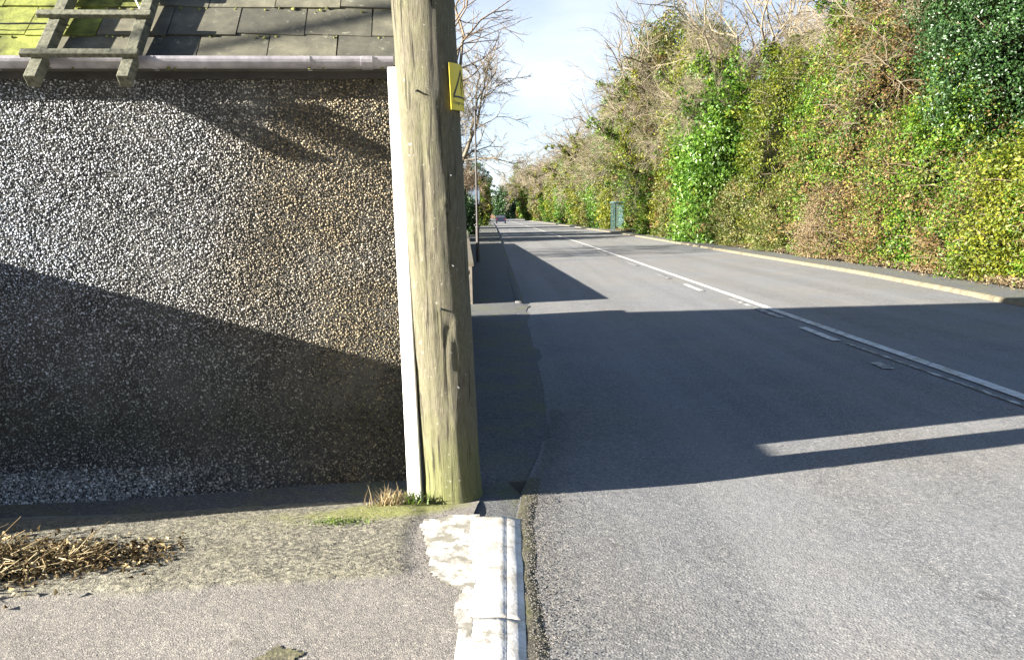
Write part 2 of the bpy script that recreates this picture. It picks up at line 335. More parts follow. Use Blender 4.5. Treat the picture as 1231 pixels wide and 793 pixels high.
# thin spread of white paint left of the kerb
Pp = np.array([(-.175, 3.12), (-.27, 3.2), (-.33, 3.4), (-.37, 3.6), (-.41, 3.78), (-.40, 3.92), (-.34, 4.0), (-.2, 4.02), (-.1, 4.01), (-.1, 3.6), (-.16, 3.3)])
def sheet(name, poly, z, mat, jag=.012, parent=None, sub=8, kind='structure', follow=None):
    pts = []; n = len(poly)
    for i in range(n):
        p, q = poly[i], poly[(i+1) % n]
        for k in range(sub): pts.append(p+(q-p)*k/sub)
    pts = np.array(pts); j = np.stack([fbm(np.c_[pts, np.zeros(len(pts))], 18, 31)-.5, fbm(np.c_[pts, np.ones(len(pts))*5], 18, 32)-.5], 1)*jag*3
    pts = pts+j; V = np.c_[pts, np.full(len(pts), z)]
    if follow: V[:, 2] = follow(V)+z
    o = mk(name, V, [list(range(len(pts)))], mat, parent)
    if kind and not parent: tag(o, kind=kind)
    return o
def pav_grid(name, fmask, x0, x1, y0, y1, dz, mat, st=.012, kind='structure', base=None):
    """small raised sheet that follows the pavement surface; cells kept where fmask is true"""
    xs = np.arange(x0, x1, st); yy = np.arange(y0, y1, st); X, Y = np.meshgrid(xs, yy, indexing='ij')
    V = np.stack([X.ravel(), Y.ravel(), np.zeros(X.size)], 1)
    Vz = pav_z(V); V[:, 2] = Vz+dz+(fbm(V, 40, 41)-.5)*.004
    k = fmask(V).reshape(X.shape); i, j = np.meshgrid(np.arange(len(xs)-1), np.arange(len(yy)-1), indexing='ij')
    ok = k[:-1, :-1] & k[1:, :-1] & k[1:, 1:] & k[:-1, 1:]; b = (i*len(yy)+j)[ok]
    return mk(name, V, np.stack([b, b+len(yy), b+len(yy)+1, b+1], 1), mat, smooth=True)
def pav_z(V):
    Q = V.copy(); Q[:, 2] = 0; z = (fbm(Q, 1.4, 11)-.5)*.02+.006
    Q[:, 2] = z; e = V[:, 1]-(3.30+(-V[:, 0]-.35)*-.07+(fbm(Q, 3.0, 5)-.5)*.16)
    r_ = np.clip(e/.02, 0, 1)*np.clip((-.44-V[:, 0]+(fbm(Q, 5, 8)-.5)*.1)/.02, 0, 1); return z+r_*.012+SLOPE(V)
def inpoly(V, P, jag=.05, s=61):
    n1 = (fbm(V, 9, s)-.5)*jag*2; n2 = (fbm(V, 9, s+7)-.5)*jag*2; x = V[:, 0]+n1; y = V[:, 1]+n2; r_ = np.zeros(len(V), bool)
    for i in range(len(P)):
        (x1, y1), (x2, y2) = P[i], P[i-1]
        c_ = ((y1 > y) != (y2 > y)) & (x < (x2-x1)*(y-y1)/(y2-y1+1e-12)+x1); r_ ^= c_
    return r_
o = pav_grid('white_paint_spill', lambda V: inpoly(V, [(-.12, 2.7), (-.2, 2.9), (-.2, 3.15), (-.30, 3.3), (-.36, 3.55), (-.41, 3.8), (-.40, 3.96), (-.3, 4.02), (-.12, 4.02)], .03), -.5, -.12, 2.6, 4.1, .004, M_white2); tag(o, kind='structure')
# mossy apron round pole foot
M_moss = simple('yellow_green_moss', (.13, .15, .03), .95, .45, 14, 120, 1.0, c2=(.36, .36, .10), bd=.01)
o = pav_grid('tar_patch', lambda V: inpoly(V, [(-.9, 2.62), (-.72, 2.60), (-.68, 2.7), (-.8, 2.76)], .05, 90), -1.1, -.55, 2.45, 2.85, .004, M_gut); tag(o, kind='structure')
# footway beyond, at left of road
ys = np.concatenate([np.arange(3.99, 60, .1), np.arange(60, 400, 10)])
xe = kx(ys, LK)-.15+np.where(ys < 14.4, .17+(fbm(np.c_[ys*0, ys, ys*0], 2.2, 12)-.5)*.16, 0)
V, F = strip_mesh(ys, np.full(len(ys), -3.0)+np.minimum(0, kx(ys, LK)), xe, 0, 12, .004, 2, 4); V[:, 2] += FZ(V[:, 1]); V[12::13, 2] -= np.where(ys < 14.4, .014, 0); V[:, 2] -= .03*np.clip((-.24-V[:, 0])/.1, 0, 1)*np.clip((4.9-V[:, 1])/.3, 0, 1); tag(mk('footway', V, F, M_pave2, smooth=True), kind='structure')
# gritty channel between kerb and road
ys = np.arange(1, 4.7, .04); V, F = strip_mesh(ys, kx(ys, LK)-.02, kx(ys, LK)+.085+(fbm(np.c_[ys*0, ys, ys*0], 6, 2)-.5)*.07, RZ+.011, 3, .006, 20, 6)
V[:, 2] += LIFT(V); V[3::4, 2] -= .016; V[2::4, 2] -= .004; tag(mk('road_channel', V, F, M_gut, smooth=True), kind='structure')

# road markings
def marking(name, y0, y1, x0, x1, wd, mat, label, grp=None, z=RZ+.0125, jag=.01):
    yy = np.arange(y0, y1+.01, .05 if y1 < 60 else (.5 if y1 < 100 else 2)); f = (yy-y0)/(y1-y0); xc = x0+(x1-x0)*f+np.where(yy > 40, kx(yy, LK)-kx(40., LK), 0) if y1 > 40 else x0+(x1-x0)*f
    j = (fbm(np.c_[yy, yy*0, yy*0], 12, 3)-.5)*jag*2; V, F = strip_mesh(yy, xc-wd/2+j, xc+wd/2+j*.7, z)
    o = mk(name, V, F, mat, markings); return o
markings = empty('centre_line_markings', (0, 0, 0), 'solid white centre line of the road with worn dashes along its left side', 'road marking')
marking('solid_line', 4.5, 260, 4.28, 4.42, .13, M_line, '')
for y0, y1, xc, mt in ((9.75, 10.95, 3.99, M_line), (7.95, 8.3, 3.78, M_worn), (12.0, 14.7, 4.08, M_worn), (16.3, 17.9, 3.95, M_line), (19.5, 21, 3.95, M_worn), (24.3, 26.6, 3.98, M_worn), (31, 34, 3.95, M_worn), (40, 44, 3.95, M_worn)):
    marking('dash', y0, y1, xc, xc+.02, .11, mt, '')
marking('worn_line', 5.2, 9.6, 4.12, 4.03, .05, M_worn, ''); pass

# right kerb, footway and verge
kr = empty('kerb', (0, 0, 0), 'pale sunlit concrete kerb along the hedge side of the road', 'kerb')
y0 = 11.0
while y0 < 75: kerb_stone(y0, y0+.92, M_conc, .02, kr, RK, 1, .11, amp=.0); y0 += .92
k = y0
while k < 300: kerb_stone(k, k+10, M_conc, .02, kr, RK, 1, .11, amp=0); k += 10
ys = np.concatenate([np.arange(-6, 60, .3), np.arange(60, 500, 6)])
V, F = strip_mesh(ys, kx(ys, RK)+.105, kx(ys, RK)+1.15, .016, 8, .02, 1.5, 4); tag(mk('right_footway', V, F, M_pave2, smooth=True), kind='structure')
V, F = strip_mesh(ys, kx(ys, RK)+1.1, kx(ys, RK)+14, .05, 10, .25, .6, 4); tag(mk('hedge_bank', V, F, M_soil, smooth=True), kind='structure')

# ------------------------------------------------------------------ the house
TW = np.array((.99668, .0814)); NW = np.array((.0814, -.99668)); C0 = np.array((-.567, 4.748))
def WP(u, p, z):
    u = np.asarray(u, float); p = np.asarray(p, float); z = np.asarray(z, float); u, p, z = np.broadcast_arrays(u, p, z)
    return np.stack([C0[0]+TW[0]*u+NW[0]*p, C0[1]+TW[1]*u+NW[1]*p, z], -1)
def wbox(u0, p0, z0, u1, p1, z1):
    v, f = box(u0, p0, z0, u1, p1, z1); return WP(v[:, 0], v[:, 1], v[:, 2]), [q[::-1] for q in f]
house = empty('house', (float(C0[0]), float(C0[1]), 0), 'grey pebbledashed house with mossy slate roof at the left', 'house'); bpy.context.view_layer.update()
HI = house.matrix_world.inverted()
def hp(name, V, F, mat, parent=None, **kw):
    V = np.asarray(V, float)-np.array([C0[0], C0[1], 0]); return mk(name, V, F, mat, parent or house, **kw)
EH = 2.316; PI_ = rad(44.5); DEPTH = 3.76; TH = EH+DEPTH*math.tan(PI_)
pts = []
for uu in (-27.0, 0.0):
    pts += [(uu, 0, -.2), (uu, -DEPTH, -.2), (uu, -DEPTH, TH), (uu, 0, EH)]
pts = np.array(pts); hp('wall', WP(pts[:, 0], pts[:, 1], pts[:, 2]), [[0, 3, 2, 1], [4, 5, 6, 7], [0, 4, 7, 3], [1, 2, 6, 5], [3, 7, 6, 2], [0, 1, 5, 4]], M_render)
# pebbledash: real stones thrown on the face
def pebbles(U, Pn, Z, S, seed):
    r = np.random.default_rng(seed); n = len(U)
    ico = np.array([(0, 0, 1), (.894, 0, .447), (.276, .851, .447), (-.724, .526, .447), (-.724, -.526, .447), (.276, -.851, .447), (0, 0, -.3)])
    F0 = [(0, 1, 2), (0, 2, 3), (0, 3, 4), (0, 4, 5), (0, 5, 1), (6, 2, 1), (6, 3, 2), (6, 4, 3), (6, 5, 4), (6, 1, 5)]
    th = r.uniform(0, 6.28, n); c_, s_ = np.cos(th), np.sin(th)
    loc = ico[None]*(1+r.uniform(-.28, .28, (n, 7, 1))); asp = r.uniform(.6, 1.0, (n, 1))
    x = loc[:, :, 0]*1.15; y = loc[:, :, 1]*asp; z = loc[:, :, 2]*.8
    a_ = x*c_[:, None]-y*s_[:, None]; b_ = x*s_[:, None]+y*c_[:, None]
    tx = r.uniform(-.5, .5, (n, 1)); ty = r.uniform(-.5, .5, (n, 1)); z = z+tx*a_+ty*b_
    Uo = U[:, None]+a_*S[:, None]; Zo = Z[:, None]+b_*S[:, None]; Po = Pn[:, None]+z*S[:, None]
    V = WP(Uo, Po, Zo).reshape(-1, 3); F = ((np.arange(n)*7)[:, None, None]+np.array(F0)[None]).reshape(-1, 3)
    tn = np.clip(r.beta(1.5, 1.7, n)+(r.random(n) < .12)*.4, 0, 1); return V, F, np.repeat(tn, 7)
st = .0108; uu = np.arange(-3.2, 0.0, st); zz = np.arange(-.12, EH+.02, st); U, Z = np.meshgrid(uu, zz, indexing='ij'); U = U.ravel(); Z = Z.ravel()
U = U+rng.uniform(-.5, .5, len(U))*st; Z = Z+rng.uniform(-.5, .5, len(Z))*st
und = (fbm(np.c_[U, Z, Z*0], 4, 77)-.5)*.012
S = rng.uniform(.0036, .0082, len(U)); keep = rng.random(len(U)) < .93
V, F, tn = pebbles(U[keep], (und+.001)[keep], Z[keep], S[keep], 5)
o = hp('pebbledash', V, F, M_peb, tint=tn); o['kind'] = 'stuff'
# rough spreading foot of the render
uu = np.arange(-3.2, -.35, .02); zz = np.linspace(-.1, .11, 10); U, Z = np.meshgrid(uu, zz, indexing='ij')
fall = np.clip((-.5-U)/1.3, 0, 1); topz = .11; bz = -.1
Pn = (.02+.10*np.clip(1-(Z-bz)/(topz-bz), 0, 1)**.8)*fall+(fbm(np.stack([U.ravel(), Z.ravel(), Z.ravel()*0], 1), 7, 3).reshape(U.shape)-.5)*.03*fall
V = WP(U, Pn, Z).reshape(-1, 3); nz_ = len(zz); i, j = np.meshgrid(np.arange(len(uu)-1), np.arange(nz_-1), indexing='ij'); b = (i*nz_+j).ravel()
hp('render_foot', V, np.stack([b, b+nz_, b+nz_+1, b+1], 1), M_render, smooth=True)
n = 15000; U = rng.uniform(-3.2, -.3, n); U = U[rng.random(n) < np.clip((-.7-U)/1.2, .0, 1)*.8+.2]; n = len(U); Z = rng.uniform(-.09, .11, n); fall = np.clip((-.5-U)/1.3, 0, 1)
Pn = (.02+.10*np.clip(1-(Z-bz)/(topz-bz), 0, 1)**.8)*fall+(fbm(np.stack([U, Z, Z*0], 1), 7, 3)-.5)*.03*fall
V, F, tn = pebbles(U, Pn, Z, rng.uniform(.004, .0095, n), 6); o = hp('foot_pebbles', V, F, M_peb, tint=tn); o['kind'] = 'stuff'
# smooth concrete strip at the wall foot
V = []; 
us = np.linspace(-3.4, -.25, 60); e = np.interp(us, [-3.4, -1.9, -.8, -.25], [.80, .50, .24, .12])+(fbm(np.c_[us, us*0, us*0], 5, 4)-.5)*.04
A_ = WP(us, 0*us-.02, 0*us+.024); B_ = WP(us, e, 0*us+.024); A_[:, 2] = SLOPE(A_)+.010; B_[:, 2] = SLOPE(B_)+.012
V = np.concatenate([A_, B_]); n_ = len(us); F = np.array([[i, n_+i, n_+i+1, i+1] for i in range(n_-1)]); tag(mk('concrete_strip', V, F, M_pconc), kind='structure')

# roof and slates
ca, sa = math.cos(PI_), math.sin(PI_)
def RP(u, s, h):          # roof frame: s up the slope from the eave, h above the slope
    u, s, h = np.broadcast_arrays(np.asarray(u, float), np.asarray(s, float), np.asarray(h, float))
    return WP(u, -(s*ca-h*sa)+.0, EH+s*sa+h*ca)
def rbox(u0, s0, h0, u1, s1, h1, tilt=0):
    v, f = box(u0, s0, h0, u1, s1, h1); hh = v[:, 2]+(v[:, 1]-s0)*(-tilt); return RP(v[:, 0], v[:, 1], hh), [q[::-1] for q in f]
SL = DEPTH/ca
roof = hp('roof', *join([rbox(-27.2, -.05, .003, .04, SL, .03)]), M_render)
GA = .275; WS = .37
nrow = 8
for r_ in range(nrow):
    off = (r_ % 2)*WS/2; nn = 0; u1 = .06-off
    if off: 
        pass
    us = [.06] + list(np.arange(.06-(WS/2 if off else WS), -3.6, -WS))
    for k in range(len(us)-1):
        ua, ub = us[k+1]+.003, us[k]-.003; s0 = -.07+r_*GA+rng.uniform(-.006, .006)
        v, f = box(0, 0, 0, ub-ua, .50, .009)
        ang = rng.normal(0, .006); x = v[:, 0]*math.cos(ang)-v[:, 1]*math.sin(ang); y = v[:, 0]*math.sin(ang)+v[:, 1]*math.cos(ang)
        hh = .040+v[:, 2]-y*.028+rng.uniform(-.001, .004)+.008
        # broken lower corner on some
        if rng.random() < .25: y = y+np.where((v[:, 1] < .1) & (v[:, 0] < .1), rng.uniform(.01, .03), 0)
        V = RP(ua+x, s0+y, hh); uc = (ua+ub)/2
        mt = M_slate
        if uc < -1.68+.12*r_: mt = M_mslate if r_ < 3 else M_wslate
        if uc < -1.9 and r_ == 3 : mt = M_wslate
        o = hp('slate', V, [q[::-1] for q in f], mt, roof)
parts = []
for r_ in range(nrow, int(SL/GA)):
    parts.append(rbox(-27.2, -.07+r_*GA, .03, .06, -.07+r_*GA+.3, .05, .028))
for r_ in range(nrow): parts.append(rbox(-27.2, -.07+r_*GA, .04, -3.75, -.07+r_*GA+.5, .055, .028))
o = hp('upper_slates', *join(parts), M_slate, roof)
# little tufts of moss lying in the slate joints
n = 260; U = rng.uniform(-3, .0, n); R_ = rng.integers(0, nrow, n); Sx = -.08+R_*GA+rng.normal(0, .01, n)
ico = np.array([(0, 0, 1), (.9, 0, .3), (.28, .85, .4), (-.7, .5, .3), (-.7, -.5, .4), (.28, -.85, .3), (0, 0, -.3)])
F0 = np.array([(0, 1, 2), (0, 2, 3), (0, 3, 4), (0, 4, 5), (0, 5, 1)]); sz = rng.uniform(.005, .016, n)
L = ico[None]*(1+rng.uniform(-.3, .3, (n, 7, 1)))*sz[:, None, None]
V = RP(U[:, None]+L[:, :, 0], Sx[:, None]+L[:, :, 1], .05+L[:, :, 2]).reshape(-1, 3)
o = hp('roof_moss', V, ((np.arange(n)*7)[:, None, None]+F0[None]).reshape(-1, 3), M_moss, roof); o['kind'] = 'stuff'
# fascia, gutter
bevel(hp('fascia', *wbox(-27, .012, EH-.07, .02, .035, EH+.0), simple('dark_fascia', (.05, .045, .04), .8, .3)))
def halfpipe(u0, u1, r, pc, zc, th=.004):
    V = []; F = []; k = 13; an = np.linspace(math.pi, 2*math.pi, k)
    prof = [(pc+r*math.cos(q), zc+r*math.sin(q)) for q in an]+[(pc+(r-th)*math.cos(q), zc+(r-th)*math.sin(q)) for q in an[::-1]]
    for uu in (u0, u1):
        for p_, z_ in prof: V.append((uu, p_, z_))
    m2 = len(prof); V = np.array(V); F = [[i, (i+1) % m2, m2+(i+1) % m2, m2+i] for i in range(m2)]+[[i, m2-1-i, m2-2-i, i+1] for i in range(k-1)][::-1]
    F += [[m2+i+1, m2+m2-2-i, m2+m2-1-i, m2+i] for i in range(k-1)]
    return WP(V[:, 0], V[:, 1], V[:, 2]), F
gut = hp('gutter', *halfpipe(-27, .0, .056, .085, EH+.03), M_gutter)
for uu in (-.14, -3.2): hp('gutter_joint', *halfpipe(uu-.03, uu+.03, .061, .085, EH+.03, .008), M_gutter, gut)
for uu in np.arange(-.45, -4, -.8): hp('gutter_bracket', *join([wbox(uu-.012, .03, EH-.03, uu+.012, .045, EH+.03), halfpipe(uu-.012, uu+.012, .0585, .085, EH+.03, .0025)]), M_gutter, gut)
# verge board at the road side
bevel(hp('verge_board', *join([rbox(.02, -.06, -.14, .045, SL, .05)]), M_wood))
# white corner board between wall and pole
def slant_board():
    V = []
    for z, xl, xr in ((-.06, -.52, -.444), (2.24, -.552, -.49)):
        for x, y in ((xl, 4.31), (xr, 4.31), (xr, 4.37), (xl, 4.37)): V.append((x, y, z))
    return np.array(V), [[0, 3, 2, 1], [4, 5, 6, 7], [0, 1, 5, 4], [1, 2, 6, 5], [2, 3, 7, 6], [3, 0, 4, 7]]
bevel(hp('corner_board', *slant_board(), M_strip), .006)

# roof ladder
lad = empty('roof_ladder', tuple(WP(-1.75, .2, 2.1)), 'weathered wooden roof ladder lying on the slates and overhanging the gutter', 'ladder'); lo = np.array(lad.location)
def lp(name, V, F, mat): return bevel(mk(name, np.asarray(V)-lo, F, mat, lad), .004)
S0 = -.285; H0 = .075
for u_ in (-1.79, -1.345): lp('rail', *rbox(u_-.03, S0, H0, u_+.03, 4.2, H0+.07), M_wood)
k = 0
for s in (-.12, .235, .56, .875, 1.19, 1.5, 1.8): lp('rung', *rbox(-1.87-.01*(k % 2), s-.022, H0+.072, -1.29, s+.022, H0+.10), M_wood); k += 1
# ropes
rp = [RP(-1.95+.35*f+.0, -.03+.03*math.sin(f*9), .075+.02*math.sin(f*7)) for f in np.linspace(0, 1, 5)]
pts = [WP(u_, .085+.02*math.sin(u_*20), EH+.055+.012*math.sin(u_*14)) for u_ in np.linspace(-1.66, -1.34, 14)]
tag(mk('rope', *tube(pts, .009, 6), M_rope), 'short pale blue rope lying along the gutter inside the roof ladder', 'rope')
pts = [RP(-1.34-.26*f, .26+.55*f, .12+.03*math.sin(f*3)) for f in np.linspace(0, 1, 8)]
tag(mk('cord', *tube(pts, .006, 6), M_cord), 'thin pale cord stretched diagonally across the roof from a ladder rail', 'cord')
pts = [RP(-2.6+.85*f, .27-.02*f+.012*math.sin(f*9), .11-.03*f) for f in np.linspace(0, 1, 9)]
tag(mk('cable', *tube(pts, .005, 6), M_dark), 'thin dark cable running from the left to the roof ladder over green slates', 'cable')

# ------------------------------------------------------------------ telegraph pole
pole = empty('telegraph_pole', (-.285, 4.40, 0), 'thick weathered wooden telegraph pole leaning slightly at the house corner', 'pole')
nz_, na = 260, 72; zs = np.concatenate([np.linspace(-.15, 3.2, nz_-20), np.linspace(3.35, 8.2, 20)]); V = np.zeros((nz_, na, 3))
for k in range(na):
    an = 2*math.pi*k/na; V[:, k, 0] = np.cos(an); V[:, k, 1] = np.sin(an); V[:, k, 2] = zs
Q = np.stack([V[:, :, 0]*.17, V[:, :, 1]*.17, V[:, :, 2]*.06], -1).reshape(-1, 3)
grain = (fbm(Q, 60, 3, 3)-.5)*.006+(fbm(Q, 9, 5, 2)-.5)*.016
crack = np.clip(1-np.abs(noise(Q*np.array([1, 1, .6]), 16, 9)-.5)/.03, 0, 1)*.008
R_ = (.157-.0003*V[:, :, 2].clip(-1, 9)).reshape(-1)+grain-crack*(noise(Q, 6, 12) > .62)
R_ += np.clip(.1-V[:, :, 2].reshape(-1), 0, .25)*.06
kn = [(-.05, 2.22, .0), (-1.9, 1.0, .0), (-1.25, .42, .0), (-1.7, 2.1, 0), (-1.15, 1.55, 0), (-2.2, 1.45, 0), (-.95, .95, 0)]
AN = np.tile(np.arange(na)*2*math.pi/na, nz_); ZZ = V[:, :, 2].reshape(-1)
for ka, kz, _ in kn:
    da = (AN-ka+math.pi) % (2*math.pi)-math.pi; d2 = np.sqrt((da*.17)**2+((ZZ-kz)*.8)**2); R_ += .010*np.exp(-(d2/.022)**2)-.012*np.exp(-(d2/.009)**2)
V = V.reshape(-1, 3); V[:, 0] *= R_; V[:, 1] *= R_; V[:, 0] += -.031*V[:, 2].clip(-.2, 9); V[:, 1] += -.03*V[:, 2].clip(-.2, 9)
i, j = np.meshgrid(np.arange(nz_-1), np.arange(na), indexing='ij'); b = i*na; F = np.stack([(b+j).ravel(), (b+(j+1) % na).ravel(), (b+na+(j+1) % na).ravel(), (b+na+j).ravel()], 1)
mk('shaft', V, F, M_pole, pole, smooth=True)
for ka, kz in ((-1.85, 2.105), (-1.52, 1.03), (-1.05, 1.25), (-1.1, .62), (-.95, 1.7)):     # nails and staples
    p = np.array((.157*math.cos(ka)-.031*kz, .157*math.sin(ka)-.03*kz, kz)); d = np.array((math.cos(ka), math.sin(ka), -.3))
    mk('nail', *tube([p-d*.01, p+d*.022], [.006, .0045], 6), M_dark, pole)
# warning plate bent round the right side of the pole
sgn = empty('warning_sign', (-.285-.031*2.17, 4.40-.03*2.17, 2.005), 'yellow electrical warning plate nailed to the right side of the pole', 'sign')
M_yel = simple('yellow_plate', (.78, .62, .02), .45, .06, 9, 0, 0); M_blk = simple('black_print', (.015, .015, .015), .5, .1, 9, 0, 0)
SR = .176; SA = rad(-48)
def onpole(x, z, d=0):     # x metres along the plate from its left edge
    x = np.asarray(x, float); an = SA+x/SR; return np.stack([(SR+d)*np.cos(an)-.031*(np.asarray(z)-.12), (SR+d)*np.sin(an), np.asarray(z)], -1)
xs = np.linspace(0, .18, 15)
def bent(poly_rows, d0, d1, mat, name, parent):
    V = []; F = []
    n_ = len(poly_rows)
    for x, za, zb in poly_rows:
        for z, d in ((za, d0), (za, d1), (zb, d1), (zb, d0)): V.append(onpole(x, z, d))
    for i in range(n_-1):
        for k in range(4): F.append([i*4+k, (i+1)*4+k, (i+1)*4+(k+1) % 4, i*4+(k+1) % 4])
    F.append([0, 1, 2, 3]); F.append([(n_-1)*4+k for k in (3, 2, 1, 0)])
    return mk(name, V, F, mat, parent)
plate = bent([(x, .01, .235) for x in xs], 0, .002, M_yel, 'plate', sgn)
tri = []
def bar(x0, z0, x1, z1, wd):
    k = 8; r_ = []
    for i in range(k+1):
        f = i/k; x = x0+(x1-x0)*f; z = z0+(z1-z0)*f; r_.append((x, z-wd/2, z+wd/2))
    return r_
bent(bar(.018, .075, .09, .20, .02), .0025, .0035, M_blk, 'triangle_side', plate)
bent(bar(.09, .20, .162, .075, .02), .0028, .0038, M_blk, 'triangle_side', plate)
bent(bar(.018, .075, .162, .075, .009), .0031, .0041, M_blk, 'triangle_base', plate)
bent(bar(.098, .165, .084, .125, .016), .0025, .0035, M_blk, 'lightning_bolt', plate)
bent(bar(.084, .125, .096, .12, .012), .0028, .0036, M_blk, 'lightning_bolt', plate)
bent(bar(.096, .12, .088, .09, .014), .0031, .0039, M_blk, 'lightning_bolt', plate)
def flat_text(s, size):
    cu = bpy.data.curves.new('text', 'FONT'); cu.body = s; cu.size = size; o_ = bpy.data.objects.new('text', cu); COL.objects.link(o_)
    bpy.context.view_layer.update(); me = o_.evaluated_get(bpy.context.evaluated_depsgraph_get()).to_mesh()
    V = [tuple(v.co) for v in me.vertices]; F = [list(p.vertices) for p in me.polygons]; o_.to_mesh_clear(); bpy.data.objects.remove(o_); return np.array(V), F
V, F = flat_text('Danger of death', .021); mk('lettering', onpole(.015+V[:, 0], .04+V[:, 1], .0034), F, M_blk, plate)

# ------------------------------------------------------------------ weeds, litter, grit
def leaves(C, Nn, S, asp=.6, fold=.25, seed=1):
    r = np.random.default_rng(seed); n = len(C); Nn = Nn/np.linalg.norm(Nn, axis=1, keepdims=True)
    A = r.normal(size=(n, 3)); A -= (A*Nn).sum(1, keepdims=True)*Nn; A /= np.linalg.norm(A, axis=1, keepdims=True); B = np.cross(Nn, A)
    S = S[:, None]; V = np.stack([C-A*S*.5, C+B*S*asp*.5+Nn*S*fold*.5, C+A*S*.5, C-B*S*asp*.5+Nn*S*fold*.5], 1)
    b = (np.arange(n)*4)[:, None]; F = np.concatenate([b+np.array([[0, 1, 2]]), b+np.array([[0, 2, 3]])]); return V.reshape(-1, 3), F
G_straw = leafmat('dead_straw', [(0, (.06, .04, .02)), (.4, (.22, .16, .08)), (.7, (.42, .33, .17)), (1, (.6, .52, .34))], .15, .8, .1)
G_weed = leafmat('fresh_weed', [(0, (.04, .07, .015)), (.5, (.12, .22, .03)), (1, (.3, .4, .08))], .4)
def blades(cx, cy, n, h, spread, seed, mat, name, label, cat, rx=.05, ry=.03, wdt=.003, kind=None):
    r = np.random.default_rng(seed); b = np.stack([cx+r.normal(0, rx, n), cy+r.normal(0, ry, n), np.full(n, .0)], 1); V = []; F = []; T = []
    d = r.normal(size=(n, 2)); d /= np.linalg.norm(d, axis=1, keepdims=True); L = r.uniform(.4, 1, n)*h; sp_ = r.uniform(.1, 1, n)*spread
    for k in range(n):
        s = np.array((-d[k, 1], d[k, 0], 0))*wdt; tn = r.random()
        for f in (0, .35, .7, 1):
            p = b[k]+np.array((d[k, 0]*sp_[k]*f**1.6, d[k, 1]*sp_[k]*f**1.6, L[k]*(f-.25*f*f*spread/h*.6))); w_ = 1-f*.9; V += [p-s*w_, p+s*w_]; T += [tn, tn]
        q = k*8
        for i in range(3): F.append([q+2*i, q+2*i+1, q+2*i+3, q+2*i+2])
    return tag(mk(name, V, np.array(F), mat, tint=T), label, cat, kind=kind)
wd_ = blades(-.60, 4.22, 160, .10, .12, 3, G_straw, 'dead_weed', 'dead brown weed tuft at the foot of the white corner board', 'weed')
blades(-.49, 4.24, 60, .07, .06, 4, G_weed, 'green_weed', 'small fresh green weed beside the foot of the white corner board', 'weed', .04, .02, .005)
def ground_leaves(cx, cy, rx, ry, n, s, seed, mat, name, label, cat, zr=.02):
    r = np.random.default_rng(seed); C = np.stack([cx+r.normal(0, rx, n), cy+r.normal(0, ry, n), r.uniform(.012, zr+.012, n)], 1)
    Nn = r.normal(size=(n, 3))*.6+np.array((0, 0, 1)); V, F = leaves(C, Nn, r.uniform(.5, 1.2, n)*s, .5, .2, seed); return tag(mk(name, V, F, mat, tint=np.repeat(r.random(n), 4)), label, cat, kind='stuff')
ground_leaves(-.82, 3.92, .08, .025, 500, .014, 5, G_weed, 'low_weeds', 'bright green low weeds spreading on the pavement before the wall', 'weeds')
# pile of dead stalks against the wall
r = np.random.default_rng(9); n = 2400
fx = r.beta(1.0, 1.8, n); cx = -2.75+fx*1.05; cy = 3.40+.20*(cx+2.5)+r.normal(0, .17, n)*(1-.75*fx); cz = .015+np.abs(r.normal(0, .055, n))*(1-.8*fx)
an = r.normal(.1, 1.1, n); L = .02+.13*r.random(n)**2; dz = r.normal(0, .35, n)
P0 = np.stack([cx, cy, cz], 1); P1 = P0+np.stack([np.cos(an)*L, np.sin(an)*L*.8, dz*L], 1); P1[:, 2] = np.maximum(P1[:, 2], .012)
V, F = sticks(P0, P1, r.uniform(.0012, .0042, n), r.uniform(.0006, .002, n), 4); tn = np.repeat(r.random(n), 8)
litter = empty('plant_litter', (-2.5, 3.5, 0), 'heap of dead stalks and leaves on the pavement at lower left', 'debris')
lb = np.array((-2.5, 3.5, 0)); o = mk('stalks', V-lb, F, G_straw, litter, tint=tn); o['kind'] = 'stuff'
n = 9000; fx = r.beta(1, 2, n); cx = -2.75+fx*1.3; C = np.stack([cx, 3.40+.20*(cx+2.5)+r.normal(0, .17, n)*(1-.6*fx), .012+np.abs(r.normal(0, .028, n))*(1-.8*fx)], 1)
V, F = leaves(C, r.normal(size=(n, 3))+np.array((0, 0, .6)), r.uniform(.01, .04, n), .55, .5, 3); o = mk('dead_leaves', V-lb, F, G_straw, litter, tint=np.repeat(r.random(n)**1.6, 4)); o['kind'] = 'stuff'
# loose grit
def grit(name, X, Y, Z, S, seed, mat, label):
    r = np.random.default_rng(seed); n = len(X); ico = np.array([(0, 0, 1), (.9, 0, .3), (.28, .85, .4), (-.7, .5, .3), (-.7, -.5, .4), (.28, -.85, .3)])
    L = ico[None]*(1+r.uniform(-.35, .35, (n, 6, 3)))*S[:, None, None]*np.array((1, 1, .6)); V = (np.stack([X, Y, Z], 1)[:, None]+L).reshape(-1, 3)
    return tag(mk(name, V, ((np.arange(n)*6)[:, None, None]+F0[None]).reshape(-1, 3), mat, tint=np.repeat(r.random(n), 6)), label, 'grit', kind='stuff')
G_grit = leafmat('loose_grit', [(0, (.09, .08, .065)), (.5, (.19, .17, .14)), (1, (.34, .31, .26))], 0, .8, .3)
n = 9000; Y = rng.uniform(2.2, 6.5, n); X = kx(Y, LK)+np.abs(rng.normal(0, .10, n))+.0; grit('channel_grit', X, Y, RZ+.010+LIFT(np.stack([X, Y], 1)), rng.uniform(.0015, .0048, n), 3, G_grit, 'loose brown grit gathered in the channel beside the white kerb')
